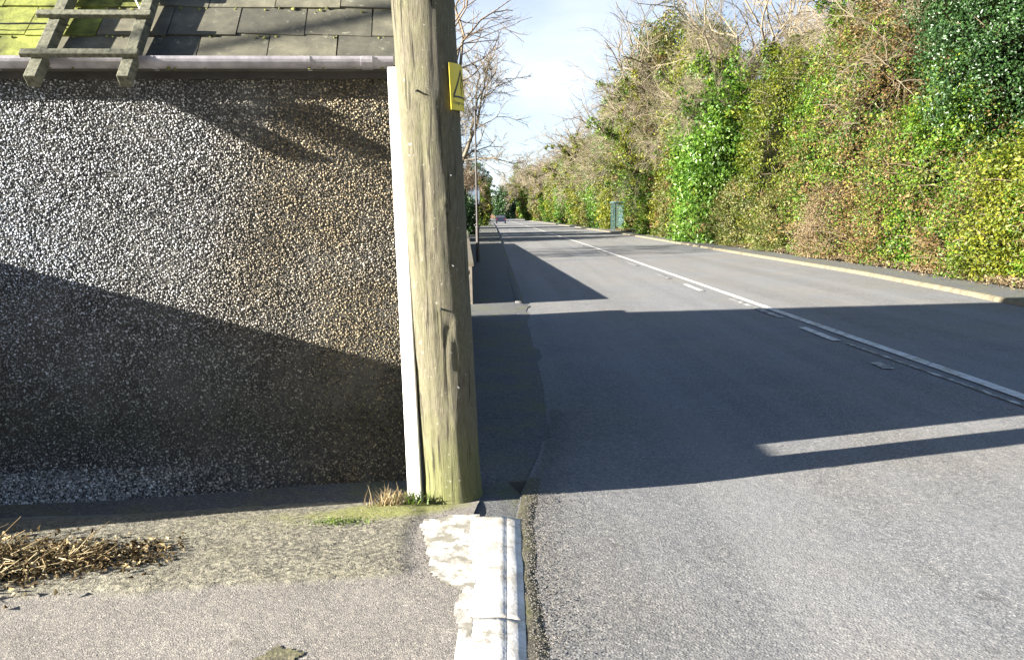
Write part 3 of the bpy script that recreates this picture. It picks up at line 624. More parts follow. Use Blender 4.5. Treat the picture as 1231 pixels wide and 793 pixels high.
n = 9000; X = -3+rng.random(n)*2.75; Y = 3.2+rng.beta(1.6, 1.8, n)*1.05; Q = np.stack([X, Y, X*0], 1); z = pav_z(Q); grit('pavement_grit', X, Y, z+.001, rng.uniform(.0015, .005, n), 4, G_grit, 'loose grit on the rough pavement in front of the wall')
n = 7000; X = .1+rng.random(n)**.8*4.5; Y = 2.4+rng.random(n)*3.4; Q = np.stack([X, Y, np.full(n, RZ)], 1); z = RZ+LIFT(Q)+(fbm(Q, 1.1, 3)-.5)*.012; grit('road_chippings', X, Y, z+.0005, rng.uniform(.001, .0032, n), 5, G_grit, 'fine stone chippings worn loose on the sunlit road')

# ------------------------------------------------------------------ walls that cast the shade
M_brick = simple('old_wall_render', (.22, .19, .15), .9, .3, 4, 50, .6)
gw = empty('garden_wall', (-3.2, 4.0, 0), 'short rendered garden wall just left of the pebbledashed wall', 'wall')
def gwp(name, *b): 
    v, f = box(*b); return bevel(mk(name, v-np.array((-3.2, 4.0, 0)), f, M_brick, gw), .01)
Xr = -3.3; yend = 4.37-(-.55-Xr)*math.tan(rad(SUN_AZ))
gwp('wall_body', Xr-.2, yend+.02, -.1, Xr, 4.45, 1.40); gwp('coping', Xr-.22, yend-.05, 1.14, Xr+.01, 4.45, 1.46)
def low_wall(y0, y1, x0, x1, h, label):
    e = empty('low_wall', (x0, y0, 0), label, 'wall'); n_ = max(2, int((y1-y0)/2)); yy = np.linspace(y0, y1, n_+1); V = []
    for y_ in yy:
        x = x0+(x1-x0)*(y_-y0)/(y1-y0)
        for a_, b_ in ((-.22, -.1), (0, -.1), (0, h-.06), (-.22, h-.06)): V.append((x+a_, y_, b_))
    F = [[i*4+k, (i+1)*4+k, (i+1)*4+(k+1) % 4, i*4+(k+1) % 4] for i in range(n_) for k in range(4)]+[[0, 1, 2, 3], [n_*4+3, n_*4+2, n_*4+1, n_*4]]
    mk('wall_body', np.array(V)-np.array((x0, y0, 0)), [f[::-1] for f in F], M_brick, e)
    V2 = np.array(V); V2[:, 0] += np.tile([-.03, .03, .03, -.03], len(yy)); V2[:, 2] = np.tile([h-.058, h-.058, h, h], len(yy))
    mk('coping', V2-np.array((x0, y0, 0)), [f[::-1] for f in F], M_conc, e); return e
low_wall(8.6, 12.6, -.52, -.5, .68, 'low rendered wall behind the pebbledashed house')
low_wall(14.4, 44.5, -.5, -1.75, .68, 'long low rendered wall along the left footway')

# ------------------------------------------------------------------ vegetation generators
def unit(n, r): v = r.normal(size=(n, 3)); return v/np.linalg.norm(v, axis=1, keepdims=True)
def shape_r(dirs, rd, s): return rd*(.62+.80*(fbm(dirs, 3.0, s, 3))[:, None])
def nm_arch(n): return n in ('ivy_bush', 'bramble_thicket', 'hedge_bush')
def bush(name, label, cat, loc, rd, mat, nl, sz, seed, asp=.6, clump=.28, per=40, twigs=250, tmat=None, stems=0, group=None, zc=.5, core=.82, trunk=0, tintb=0, top=1.0, alt=None):
    """leaf clumps spread through the outer third of an uneven crown, twigs between them and a near-black core standing in for the shade inside"""
    r = np.random.default_rng(seed); rd = np.array(rd, float); e = empty(name, loc, label, cat, group); nl = int(nl*3.4); sz = sz*(1.0 if sz < .1 else 1.15); twigs = min(290, twigs//3) if 0 else twigs; core = core*.78 if core else 0; clump = clump*r.uniform(1.15, 1.6)
    c0 = np.array((0, 0, rd[2]*zc*2*0+ (trunk+rd[2]*top*zc))); nc = max(8, nl//per)
    dirs = unit(nc*3, r); dirs = dirs[(dirs @ np.array((-.85, -.5, .25))) > -.35][:nc]
    P = c0+dirs*shape_r(dirs, rd, seed)*r.uniform(.62, 1.08, (len(dirs), 1)); P[:, 2] = np.maximum(P[:, 2], .05)
    ct = r.random(len(P)); cr = clump*r.uniform(.55, 1.35, len(P))
    idx = np.repeat(np.arange(len(P)), per); C = P[idx]+unit(len(idx), r)*(r.random((len(idx), 1))**.6)*cr[idx][:, None]*np.array((1, 1, .8)); C[:, 2] = np.maximum(C[:, 2], .03)
    Nn = unit(len(C), r)*.8+dirs[idx]*.5+np.array((-.1, 0, .4))
    tn = np.clip(.55*ct[idx]+.45*r.random(len(C))+tintb, 0, 1)
    a2 = alt or (ALT.get(mat.name)); cu_ = r.random(len(P))*.6+.9*(noise(P+np.array(loc), .8, 5)-.3); hole = noise(P+np.array(loc), 1.0/max(.5, clump*1.6), 17)[idx] < .24; cu_ = cu_[idx]; m2_ = (cu_ > .62) & (cu_ < .80); m3_ = (cu_ >= .80)
    if not a2 or mat.name == 'bright_laurel_leaf': m3_ = m3_ & False; m2_ = cu_ > .72
    for nm_, ms, mt_ in (('foliage', ~m2_ & ~m3_ & ~hole, mat), ('mixed_foliage', m2_ & ~hole, a2 or mat), ('mixed_foliage', m3_ & ~hole, L_ivy if mat.name != 'ivy_leaf' else L_mix)):
        if ms.sum() > 10:
            V, F = leaves(C[ms], Nn[ms], sz*r.uniform(.5, 1.35, ms.sum()), asp, .3, seed); mk(nm_, V, F, mt_, e, tint=np.repeat(tn[ms], 4))['kind'] = 'stuff'
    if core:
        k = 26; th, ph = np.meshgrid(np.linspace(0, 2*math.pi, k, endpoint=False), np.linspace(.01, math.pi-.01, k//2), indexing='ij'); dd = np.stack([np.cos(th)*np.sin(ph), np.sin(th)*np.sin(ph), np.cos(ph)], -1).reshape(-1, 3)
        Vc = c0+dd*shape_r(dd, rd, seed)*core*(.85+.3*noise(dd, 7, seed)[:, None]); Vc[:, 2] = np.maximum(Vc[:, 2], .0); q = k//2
        F = np.array([[i*q+j, i*q+j+1, ((i+1) % k)*q+j+1, ((i+1) % k)*q+j] for i in range(k) for j in range(q-1)]); mk('shade_core', Vc, F[:, ::-1], M_core, e)
    if twigs:
        dt = unit(twigs*2, r); dt = dt[(dt @ np.array((-.85, -.5, .25))) > -.4][:twigs]; P0 = c0+dt*shape_r(dt, rd, seed)*r.uniform(.6, .95, (len(dt), 1)); L = r.uniform(.2, .75, len(dt))*min(1.2, rd.min()*.45)
        dv = unit(len(dt), r)*.9+dt*.6+np.array((0, 0, .4)); dv /= np.linalg.norm(dv, axis=1, keepdims=True); P1 = P0+dv*L[:, None]; P0[:, 2] = np.maximum(P0[:, 2], .02); P1[:, 2] = np.maximum(P1[:, 2], .02)
        V, F = sticks(P0, P1, r.uniform(.006, .014, len(dt)), np.full(len(dt), .003), 3); mk('twigs', V, F, tmat or M_twig2, e)['kind'] = 'stuff'
    if twigs and tmat is not None or nm_arch(name):
        na_ = 16; P0 = []; P1 = []; q0 = unit(na_*3, r); q0 = q0[(q0 @ np.array((-.85, -.5, .1))) > .2][:na_]
        for dq in q0:
            p = c0+dq*rd*r.uniform(.7, .95); p[2] = max(.05, p[2]-rd[2]*.4); d_ = np.array((r.normal(-.2, .4), r.normal(0, .6), 1.2)); L_ = r.uniform(.12, .3)*min(1.5, rd[2]*.6)
            for k_ in range(6):
                d_ = d_+np.array((r.normal(-.06, .15), r.normal(0, .2), -.2)); n_ = p+d_/np.linalg.norm(d_)*L_; P0.append(p); P1.append(n_); p = n_
        P0 = np.array(P0); P1 = np.array(P1); P0[:, 2] = np.maximum(P0[:, 2], .03); P1[:, 2] = np.maximum(P1[:, 2], .03); V, F = sticks(P0, P1, np.full(len(P0), .008), np.full(len(P0), .006), 3); mk('arching_stems', V, F, M_twig2, e)['kind'] = 'stuff'
    if trunk or stems:
        P0 = []; P1 = []
        for k in range(max(1, stems)):
            p = np.array((r.normal(0, .12), r.normal(0, .12), -.1)); q = c0+r.normal(0, .25, 3)*rd*.5
            P0.append(p); P1.append(q)
        V, F = sticks(np.array(P0), np.array(P1), np.full(len(P0), .09+.02*rd[2]), np.full(len(P0), .04), 7); mk('stem', V, F, M_bark, e)
    return e
def bare_tree(name, label, cat, loc, height, seed, tmat=None, spread=1.0, ivy=0, ivymat=None, lean=(0, 0), nseg=5500, group=None, limbs=None, twr=1.0, rt0=None, ivys=.11, low=.25):
    r = np.random.default_rng(seed); e = empty(name, loc, label, cat, group); segs = []; tips = []
    H_ = height; R0 = rt0 or H_*.018
    q = [(np.array((0, 0, -.1)), np.array((lean[0], lean[1], 1.0)), H_*.34, R0, 0)]
    if limbs: q = limbs
    while q:
        p, d, L, rr, lv = q.pop(0)
        if len(segs) > nseg: break
        d = d/np.linalg.norm(d); ns = 4 if lv < 3 else 3; pts = [p]
        for k in range(ns):
            d = d+r.normal(0, .16 if lv else .05, 3)+np.array((0, 0, .05 if lv < 4 else -.02)); d /= np.linalg.norm(d)
            pn = pts[-1]+d*L/ns; r0_ = rr*(1-.35*k/ns); r1_ = rr*(1-.35*(k+1)/ns); segs.append((pts[-1], pn, r0_, r1_, lv)); pts.append(pn)
            if lv < 6 and (k >= 1 or lv > 0) and r.random() < (.75 if lv else .5):
                s_ = r.normal(size=3); s_ -= s_@d*d; s_ /= np.linalg.norm(s_); q.append((pn, d*.65+s_*spread*.85+np.array((0, 0, .08)), L*r.uniform(.5, .75), r1_*.5, lv+1))
        if lv < 6:
            for k in range(2 if lv else 3):
                s_ = r.normal(size=3); s_ -= s_@d*d; s_ /= np.linalg.norm(s_); q.append((pts[-1], d*.9+s_*spread*.55, L*r.uniform(.65, .85), rr*.62, lv+1))
    A = np.array([s[0] for s in segs]); B = np.array([s[1] for s in segs]); r0 = np.array([s[2] for s in segs]); r1 = np.array([s[3] for s in segs]); lv = np.array([s[4] for s in segs])
    th = lv <= 2; mn = .0055*twr
    V, F = sticks(A[th], B[th], r0[th], r1[th], 7); mk('trunk', V, F, M_bark, e, smooth=True)
    # end twigs
    tw = np.where(lv >= 3)[0]; ii = r.choice(tw, min(len(tw)*2, 9000)); f = r.random((len(ii), 1)); P0 = A[ii]*(1-f)+B[ii]*f; dv = (B[ii]-A[ii]); dv /= np.linalg.norm(dv, axis=1, keepdims=True)+1e-9; dv = dv+unit(len(ii), r)*.8; P1 = P0+dv*r.uniform(.15, .5, (len(ii), 1))*H_/12
    V1, F1 = sticks(A[~th], B[~th], np.maximum(r0[~th], mn), np.maximum(r1[~th], mn*.8), 3); V2, F2 = sticks(P0, P1, np.full(len(ii), mn), np.full(len(ii), mn*.5), 3)
    mk('crown', np.concatenate([V1, V2]), np.concatenate([F1, F2+len(V1)]), tmat or M_twig, e)
    if ivy:
        sel = np.where((lv <= 3) & (B[:, 2] < H_*.72))[0]; wgt = np.maximum(r0[sel], .02)*np.linalg.norm(B[sel]-A[sel], axis=1); ii = sel[r.choice(len(sel), ivy//30, p=wgt/wgt.sum())]
        f = r.random((len(ii), 1)); P = A[ii]*(1-f)+B[ii]*f; ct = r.random(len(P)); idx = np.repeat(np.arange(len(P)), 30); rad_ = (.18+r0[ii]*1.6)[idx][:, None]*H_/11
        C = P[idx]+unit(len(idx), r)*rad_*r.random((len(idx), 1))**.5; C[:, 2] = np.maximum(C[:, 2], .05); V, F = leaves(C, unit(len(C), r)+np.array((-.3, -.2, .3)), ivys*r.uniform(.6, 1.3, len(C)), .8, .25, seed)
        mk('ivy', V, F, ivymat, e, tint=np.repeat(np.clip(.5*ct[idx]+.5*r.random(len(C)), 0, 1), 4))
    return e
L_holly = leafmat('dark_glossy_leaf', [(0, (.012, .03, .01)), (.6, (.03, .075, .018)), (.9, (.07, .14, .035)), (1, (.13, .18, .06))], .15, .36, .45)
L_ivy = leafmat('ivy_leaf', [(0, (.015, .045, .005)), (.4, (.06, .14, .01)), (.75, (.15, .24, .02)), (1, (.38, .37, .04))], .3)
L_ylw = leafmat('yellow_green_leaf', [(0, (.04, .07, .006)), (.5, (.15, .185, .015)), (1, (.40, .36, .04))], .4)
L_lau = leafmat('bright_laurel_leaf', [(0, (.03, .075, .012)), (.5, (.09, .19, .02)), (1, (.22, .34, .05))], .35, .35, .5)
L_bro = leafmat('bramble_leaf', [(0, (.04, .022, .01)), (.35, (.16, .09, .04)), (.6, (.13, .12, .03)), (.8, (.26, .17, .07)), (1, (.40, .28, .13))], .25, .7, .2)
L_dead = leafmat('dead_bracken', [(0, (.09, .062, .035)), (.5, (.2, .15, .085)), (1, (.34, .27, .165))], .25, .85, .1)
L_mix = leafmat('mixed_hedge_leaf', [(0, (.025, .04, .008)), (.4, (.085, .12, .018)), (.7, (.17, .17, .04)), (1, (.34, .30, .12))], .3)
ALT = {'ivy_leaf': L_bro, 'yellow_green_leaf': L_mix, 'bright_laurel_leaf': L_ivy, 'bramble_leaf': L_ivy, 'dead_bracken': L_bro, 'mixed_hedge_leaf': L_bro}
HG = 'bushes of the tall hedge on the right'
def at_face(px, back, z=.05):        # a spot on the hedge line, named by its bearing from the camera (tangent px/1000)
    y = 9.9/px; return (9.9+back, y+back*.1, z)
B_ = [ # y, back, radii(x,y,z), mat, leaves, size, name, label, kw
 (14.6, 1.0, (1.3, 1.5, 1.9), L_ivy, 9000, .075, 'ivy_bush', 'lime green ivy mound at the right edge below the dark holly', {}),
 (16.6, .75, (1.2, 1.6, 1.9), L_ylw, 14000, .075, 'ivy_bush', 'yellow green ivy bush directly below the dark holly tree', dict(twigs=500)),
 (18.6, .9, (1.2, 1.5, 1.6), L_bro, 12000, .06, 'bramble_thicket', 'brown bramble tangle with orange leaves low beside the ivy bush', dict(twigs=1400, tmat=M_twig2)),
 (20.6, 1.2, (1.3, 1.7, 3.0), L_ivy, 16000, .075, 'ivy_bush', 'olive green ivy bush left of the dark holly tree', dict(twigs=900)),
 (22.6, .9, (1.2, 1.6, 2.7), L_bro, 13000, .065, 'bramble_thicket', 'reddish brown bramble thicket in the middle of the hedge', dict(twigs=1800, tmat=M_twig2)),
 (24.8, 1.3, (1.5, 1.9, 4.8), L_bro, 14000, .075, 'bramble_thicket', 'tall brown bramble and ivy tangle reaching up into the bare branches', dict(twigs=1800, tmat=M_twig2, tintb=-.05)),
 (26.2, .55, (1.0, 1.7, 1.5), L_dead, 13000, .055, 'bracken_clump', 'pale brown dead bracken clump at the foot of the hedge', dict(twigs=1600, tmat=M_twig)),
 (28.4, 1.7, (1.7, 2.2, 5.2), L_ivy, 17000, .085, 'ivy_bush', 'green and yellow ivy bush above the pale dead bracken', dict(twigs=700)),
 (31.0, .5, (.95, 1.5, 1.5), L_mix, 8000, .07, 'hedge_bush', 'dull olive low bush at the hedge foot left of the bracken', dict(twigs=900)),
 (34, 1.8, (1.9, 3.0, 5.0), L_ylw, 14000, .09, 'ivy_bush', 'yellow tinged ivy bush between the bracken and the bright laurel', dict(twigs=800, tintb=-.15)),
 (41.5, 1.1, (1.9, 3.2, 4.6), L_lau, 15000, .17, 'laurel_bush', 'bright green laurel bush with large shining leaves in mid hedge', dict(clump=.45, per=36, twigs=200)),
 (36.0, .6, (1.2, 2.0, 2.0), L_mix, 9000, .08, 'hedge_bush', 'olive and brown bush at the kerb below the bright laurel', dict(twigs=700)),
 (40.5, .7, (1.3, 2.2, 2.3), L_mix, 9000, .09, 'hedge_bush', 'pale variegated bush just left of the olive one below the laurel', dict(twigs=500)),
 (44.5, .65, (1.1, 1.7, 2.6), L_ylw, 9000, .09, 'conifer_bush', 'bright yellow upright bush in the low hedge', dict(twigs=150, tintb=.15)),
 (47.5, 2.0, (2.2, 3.2, 6.2), L_ivy, 13000, .13, 'ivy_bush', 'tall green ivy mass left of the bright laurel', dict(clump=.42, twigs=500)),
 (49.0, .7, (1.4, 2.6, 2.6), L_mix, 8000, .10, 'hedge_bush', 'grey green bush at the right side of the hedge opening', dict(twigs=500)),
 (52.5, 1.6, (1.8, 2.8, 5.2), L_ylw, 9000, .13, 'ivy_bush', 'golden ivy bush above the right side of the hedge opening', dict(clump=.4)),
 (56.5, 1.0, (1.5, 2.6, 3.4), L_ivy, 8000, .12, 'hedge_bush', 'dark green bush in the shaded hedge opening', dict()),
]
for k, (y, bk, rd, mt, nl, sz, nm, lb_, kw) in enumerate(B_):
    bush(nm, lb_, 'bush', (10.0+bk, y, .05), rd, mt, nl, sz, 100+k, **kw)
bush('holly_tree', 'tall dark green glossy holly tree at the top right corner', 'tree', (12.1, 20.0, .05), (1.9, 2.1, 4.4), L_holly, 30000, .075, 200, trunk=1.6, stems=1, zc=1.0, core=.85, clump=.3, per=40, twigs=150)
# trees beyond the opening, both near the road and behind the hedge
def col_tree(y, x, h, mat, seed, label, sz=.16, nl=7000):
    return bush('ivy_clad_tree', label, 'tree', (x, y, .05), (1.9+.08*max(0, h-10), 2.6+.1*max(0, h-10), h*.5), mat, nl, sz, seed, clump=.5, per=30, twigs=500, tmat=M_twig, zc=.95, core=.8, stems=2)
for k, (y, x, h, mt, lb_) in enumerate([
    (52, 12.6, 13, L_ylw, 'tall yellowish ivy covered tree behind the laurel bush on its left'),
    (59, 12.2, 15, L_mix, 'tall olive brown ivy covered tree above the hedge opening'),
    (67.5, 12.0, 15.5, L_ivy, 'tall green ivy covered tree behind the shelter'),
    (88, 12.6, 15, L_ylw, 'tall yellow green tree standing behind the far hedge line'),
    (77, 10.9, 8, L_ylw, 'yellow green ivy covered tree just beyond the shelter'),
    (84, 10.7, 9.5, L_lau, 'bright green leafy tree second beyond the shelter'),
    (92, 10.8, 9, L_mix, 'olive brown tree third beyond the shelter'),
    (101, 10.7, 10, L_ylw, 'lime yellow ivy covered tree fourth beyond the shelter'),
    (111, 10.4, 10, L_ivy, 'green ivy covered tree midway along the far hedge line'),
    (124, 10.2, 10, L_lau, 'light green tree in the far hedge line'),
    (138, 9.8, 10, L_ylw, 'yellow green tree low in the far hedge line'),
    (156, 9.3, 10.5, L_ivy, 'dull green tree toward the far end of the hedge'),
    (178, 8.6, 11, L_mix, 'brownish tree toward the far end of the hedge'),
    (205, 7.4, 12, L_ivy, 'small looking green tree where the hedge meets the road end')]):
    col_tree(y, x, h, mt, 300+k, lb_, sz=.09+.001*y, nl=7000 if h < 12 else 12000)
# bare trees with ivy behind the hedge
def upright(y, x, h, seed, label, ivy, mt, **kw): return bare_tree('bare_tree', label, 'tree', (x, y, 0), h, seed, ivy=ivy, ivymat=mt, **kw)
T1 = upright(24.5, 14.2, 11.5, 401, 'bare pinkish branched tree rising behind the brown brambles', 14000, L_ivy, spread=1.2, twr=.8)
T2 = upright(33, 13.6, 12.5, 402, 'bare tree with tangled pale branches behind the yellow tinged ivy', 16000, L_ylw, spread=1.25, twr=.8)
T3 = upright(44, 12.8, 13.5, 403, 'ivy wound tree with bare pale top behind the laurel bush', 26000, L_ivy, spread=1.0, ivys=.14, twr=.85)
T4 = upright(58, 11.6, 14.5, 404, 'tall narrow ivy clad tree with bare twigs above the hedge opening', 30000, L_ivy, spread=.9, ivys=.17)
T5 = upright(90, 11.5, 13.5, 405, 'pinkish bare tree arching over the far hedge', 16000, L_ylw, ivys=.22, spread=1.1, twr=1.5, nseg=6500)
T6 = upright(120, 11.5, 13, 406, 'pale brown bare tree deep in the far hedge line', 14000, L_ylw, ivys=.3, spread=1.1, twr=2.2, nseg=6500)
def cp(src, x, y, s, rz, label):
    c_ = copy_tree(src); c_.location = (x, y, 0); c_.rotation_euler.z = rz; c_.scale = (s, s, s); c_['label'] = label
    c_['group'] = 'bare trees behind the hedge'; src['group'] = 'bare trees behind the hedge'; return c_
cp(T1, 15.5, 29.5, 1.05, 2.1, 'bare tree behind the pale dead bracken and its ivy'); cp(T2, 15.5, 38, 1.05, 1.1, 'bare tree directly behind the bright laurel bush')
cp(T1, 12.9, 50, 1.1, 4.0, 'bare tree standing left of the laurel above the golden ivy'); cp(T2, 17.5, 24, 1.0, 3.6, 'bare tree behind the dark holly tree on its left')
cp(T2, 16.5, 47, 1.15, 5.0, 'thin bare tree far back behind the tall ivy mass'); cp(T1, 17.0, 34, 1.1, 0.4, 'bare tree far back behind the yellow tinged ivy')
cp(T4, 11.8, 70, .92, 2.0, 'ivy clad tree just beyond the shelter with bare twigs on top'); cp(T5, 12.5, 78, .95, 1.0, 'bare tree behind the bright green tree beyond the shelter')
cp(T3, 11.4, 63, 1.12, 2.4, 'ivy wound bare tree above the left side of the hedge opening'); cp(T2, 12.4, 60, 1.2, 4.4, 'tangled bare tree behind the hedge opening')
cp(T5, 11.8, 104, 1.0, 3.0, 'bare brown tree midway along the far hedge'); cp(T6, 11.2, 136, 1.0, 2.0, 'bare brown tree beyond the middle of the far hedge')
cp(T6, 10.6, 156, 1.0, 4.0, 'bare pinkish tree in the far third of the hedge'); cp(T6, 10.0, 178, 1.05, 5.0, 'bare hazy tree close to the road end on the right')
cp(T6, 9.0, 204, 1.05, .7, 'bare tree next to last at the road end on the right'); cp(T6, 7.6, 232, 1.1, 3.3, 'last bare tree at the road end on the right')
# leaf litter and dead grass along hedge foot
n = 26000; r = np.random.default_rng(31); Y = 12+(r.random(n)**1.7)*60; X = kx(Y, RK)+1.0+r.random(n)**.7*.75-.35*(r.random(n) < .08); Zb = .06+r.random(n)*.12*np.clip((X-kx(Y, RK)-.95)/.3, 0, 1)
V, F = leaves(np.stack([X, Y, Zb], 1), unit(n, r)*.7+np.array((-.3, 0, .6)), r.uniform(.03, .10, n), .4, .3, 4); tag(mk('leaf_litter', V, F, L_dead, tint=np.repeat(r.random(n), 4)), 'dead grass and leaf litter along the foot of the hedge', 'litter', kind='stuff')

# left side: bare trees overhanging behind the pole, hedge, buildings, lamp post
bare_tree('bare_tree', 'bare street tree on the left behind the lamp post with drooping branches', 'tree', (-3.4, 33, 0), 11, 501, tmat=M_twig2, spread=1.25, lean=(.12, -.05), nseg=4200, twr=1.0, rt0=.2)
bare_tree('bare_tree', 'bare tree with forked upright trunk left of the road in the middle distance', 'tree', (-2.9, 52, 0), 10.5, 502, tmat=M_twig, spread=.9, lean=(.1, 0), nseg=4200, twr=1.8, rt0=.26)
bare_tree('bare_tree', 'smaller bare twiggy tree at the left far down the road', 'tree', (-3.2, 85, 0), 10, 503, tmat=M_twig2, spread=1.0, nseg=3500, twr=2.6)
for k, (y, x, rd, mt, lb_) in enumerate([(52, -3.1, (1.5, 4.5, 1.9), L_holly, 'dark shaded garden hedge along the left footway'), (60, -4.5, (2.4, 3, 6.4), L_holly, 'large dark evergreen behind the left garden hedge'),
        (68, -3.2, (1.6, 4, 1.9), L_holly, 'dark clipped hedge further along the left footway'), (118, -2.7, (1.5, 2.0, 3.6), L_ylw, 'small yellow green shrub at the left before the blue car'),
        (215, -5.5, (5, 5, 9), L_holly, 'dark round evergreen behind the blue car at the road end'), (200, -13, (5, 8, 8), L_mix, 'olive tree mass left of the road end'),
        (285, -9.5, (5, 6, 8), L_holly, 'dark evergreen beside the distant brown house'), (300, 2.5, (4.2, 5, 7), L_holly, 'dark evergreen at the right of the distant brown house'), (320, 9, (6, 6, 12), L_ivy, 'green tree closing the far end of the road')]):
    bush('hedge_bush' if k != 1 else 'evergreen_tree', lb_, 'bush', (x, y, 0), rd, mt, 5000, .10+.0012*y, 600+k, clump=.4+.002*y, twigs=80, core=.88)
lamp = empty('lamp_post', (-.74, 27.2, 0), 'thin tall grey lamp post standing on the left footway beyond the pole', 'lamp post')
mk('post', *tube([(0, 0, -.1), (0, 0, 1.1), (0, 0, 1.15), (0, 0, 4.8)], [.06, .055, .035, .028], 10), M_lamp, lamp); mk('lantern', *join([box(-.07, -.1, 4.8, .07, .28, 4.9), box(-.05, 0, 4.77, .05, .26, 4.8)]), M_lamp, lamp)
# unseen tree added left of the house, boughs shaped to cast shadow on the wall
A1 = np.array(WP(-1.0, .0, 2.14)); B1 = np.array(WP(-.03, 0, 1.73)); A2 = np.array(WP(-.42, 0, 2.09)); B2 = np.array(WP(-.05, 0, 1.93)); dn = np.array(D)
e = empty('shadow_tree', (-14, -2.4, 0), 'unseen bare tree added left of the house with boughs shaped to shadow the wall', 'tree'); tb = np.array((-14, -2.4, 0.))
def pp(a, d): return a-dn*d
bough = [pp(A1, 10)+np.array((-.3, 0, .9)), pp(A1, 9.5), pp(A1*.5+B1*.5+np.array((0, 0, .04)), 9), pp(B1, 8.6), pp(B1+(B1-A1)*.25, 8.4)]
b2 = [pp(A1*.6+B1*.4, 9.1), pp(A2, 9), pp(A2*.5+B2*.5, 8.8), pp(B2, 8.6)]
fork = bough[0]; tr = [tb+np.array((0, 0, -.1)), tb+np.array((.1, .1, 5)), tb+np.array((.5, .6, 8.5)), (tb*.4+fork*.6)*np.array((1, 1, 0))+np.array((0, 0, 9.2)), fork+np.array((-.2, -.1, 1.6)), fork]
mk('trunk', *[np.asarray(x)-tb if i == 0 else x for i, x in enumerate(tube(tr, [.26, .2, .14, .10, .07, .055], 9))], M_bark, e)
mk('bough', *[np.asarray(x)-tb if i == 0 else x for i, x in enumerate(tube(bough, [.045, .02, .018, .016, .012], 7))], M_bark, e)
mk('bough', *[np.asarray(x)-tb if i == 0 else x for i, x in enumerate(tube(b2, [.012, .012, .011, .009], 7))], M_bark, e)

# buildings
M_bw = simple('white_render', (.78, .77, .74), .8, .08, 1, 10, .1); M_rf = simple('blue_grey_roof', (.12, .15, .19), .7, .25, 3, 8, .4); M_gl = simple('window_glass', (.05, .06, .07), .1, .1); M_bb = simple('brown_brick', (.28, .16, .10), .9, .3, 2, 10, .3); M_rr = simple('dark_roof', (.06, .05, .05), .8, .3, 2, 8, .4)
def building(loc, w_, d_, h_, rh, wm, rm, label, rz=0):
    e = empty('bungalow' if h_ < 4 else 'house', loc, label, 'house', rz=rz); mk('wall', *box(-w_, 0, -.1, 0, d_, h_), wm, e)
    V = [(-w_-.3, -.3, h_), (.3, -.3, h_), (.3, d_+.3, h_), (-w_-.3, d_+.3, h_), (-w_-.3, d_/2, h_+rh), (.3, d_/2, h_+rh)]
    rf = mk('roof', V, [[0, 1, 5, 4], [2, 3, 4, 5], [1, 2, 5], [3, 0, 4], [3, 2, 1, 0]], rm, e); mk('chimney', *box(-1.6, d_/2-.3, h_+rh-.5, -1.0, d_/2+.3, h_+rh+.8), M_bb, rf)
    for fl in range(int(h_//2.4)):
        for k in range(int(w_//2.6)):
            x = -1.6-k*2.6; z = .9+fl*2.5; f_ = mk('window', *join([box(x-.6, -.05, z, x+.6, -.01, z+.06), box(x-.6, -.05, z+1.1, x+.6, -.01, z+1.16), box(x-.6, -.05, z+.06, x-.54, -.01, z+1.1), box(x+.54, -.05, z+.06, x+.6, -.01, z+1.1), box(x-.02, -.05, z+.06, x+.02, -.01, z+1.1)]), M_bw, e); mk('pane', *box(x-.54, -.03, z+.06, x+.54, -.012, z+1.1), M_gl, f_)
        for k in range(int(d_//3)):
            y = 1.5+k*3; z = .9+fl*2.5; f_ = mk('window', *join([box(.01, y-.6, z, .05, y+.6, z+.06), box(.01, y-.6, z+1.1, .05, y+.6, z+1.16), box(.01, y-.6, z+.06, .05, y-.54, z+1.1), box(.01, y+.54, z+.06, .05, y+.6, z+1.1)]), M_bw, e); mk('pane', *box(.012, y-.54, z+.06, .03, y+.54, z+1.1), M_gl, f_)
    return e
building((-2.5, 92, 0), 9, 8, 2.6, 2.2, M_bw, M_rf, 'white bungalow with blue grey roof at the left of the road', .02)
building((0, 330, 0), 9, 8, 5, 3, M_bb, M_rr, 'small distant brown house facing down the far end of the road')
building((-14, 250, 0), 10, 8, 5, 3, M_bw, M_rr, 'pale distant house half hidden left of the road end')

building((22, -22, 0), 30, 8, 7, 4, M_bb, M_rr, 'unseen long brick house added behind the viewer to block sky light')  # added out of view to cut sky light and deepen the shadows
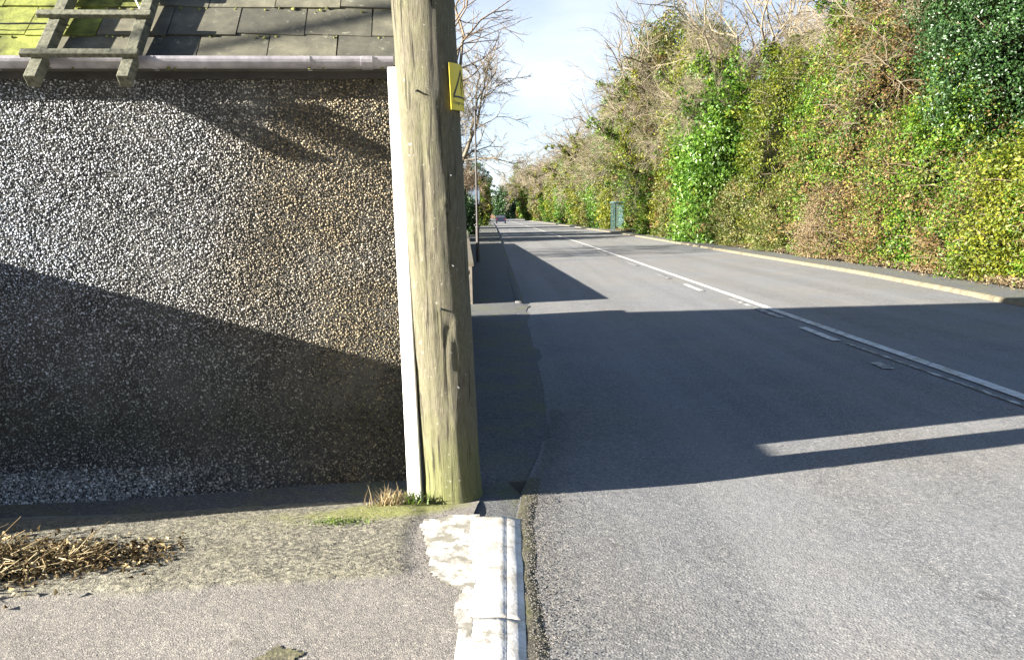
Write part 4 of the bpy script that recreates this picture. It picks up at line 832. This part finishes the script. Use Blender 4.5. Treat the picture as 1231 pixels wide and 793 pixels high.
# shelter by the hedge opening
sh = empty('bus_shelter', (9.7, 72, .04), 'pale blue framed glass shelter standing at the hedge opening', 'shelter'); M_sb = simple('pale_blue_metal', (.06, .12, .12), .5, .1); 
m_, t, bs = new_mat('shelter_glass'); bs.inputs['Base Color'].default_value = (.4, .55, .55, 1); bs.inputs['Roughness'].default_value = .08; bs.inputs['Transmission Weight'].default_value = .8; M_sg = m_
for x in (0, .75):
    for y in (-1.0, 0, 1.0): mk('post', *box(x-.04, y-.04, 0, x+.04, y+.04, 2.3), M_sb, sh)
bevel(mk('roof', *box(-.1, -1.2, 2.3, .9, 1.2, 2.4), M_sb, sh), .02); mk('glass_panel', *box(.74, -.95, .25, .76, .95, 2.2), M_sg, sh); mk('glass_panel', *box(.05, -1.01, .25, .70, -.99, 2.2), M_sg, sh); mk('bench', *box(.4, -.8, .45, .7, .8, .5), M_sb, sh)
# car
car = empty('car', (.15, 148, RZ), 'dark blue car seen small at the far end of the road', 'car'); M_cb = simple('dark_blue_paint', (.01, .015, .035), .5, .05); M_ty = simple('tyre_rubber', (.02, .02, .02), .9, .1); M_rd = simple('red_lens', (.25, .01, .01), .3, .05)
prof = [(-2.1, .3), (-2.1, .85), (-1.95, .95), (-1.6, 1.0), (-1.1, 1.42), (.4, 1.45), (1.1, .98), (2.0, .85), (2.1, .6), (2.1, .3)]
V = [(sx_*(.86 if z_ < 1.1 else .66), y_, z_) for sx_ in (-1, 1) for y_, z_ in prof]; k = len(prof)
mk('body', V, [[i, i+1, k+i+1, k+i] for i in range(k-1)]+[[0, k, 2*k-1, k-1], list(range(k))[::-1], list(range(k, 2*k))], M_cb, car)
mk('rear_window', [(-.66, -1.62, 1.03), (.66, -1.62, 1.03), (.58, -1.16, 1.39), (-.58, -1.16, 1.39)], [[0, 1, 2, 3]], M_gl, car)
for sx_ in (-1, 1):
    mk('tail_light', *box(sx_*.72-.1, -2.13, .7, sx_*.72+.1, -2.09, .85), M_rd, car)
    for y_ in (-1.3, 1.3):
        mk('wheel', *tube([(sx_*.66, y_, .31), (sx_*.88, y_, .31)], .31, 14), M_ty, car)
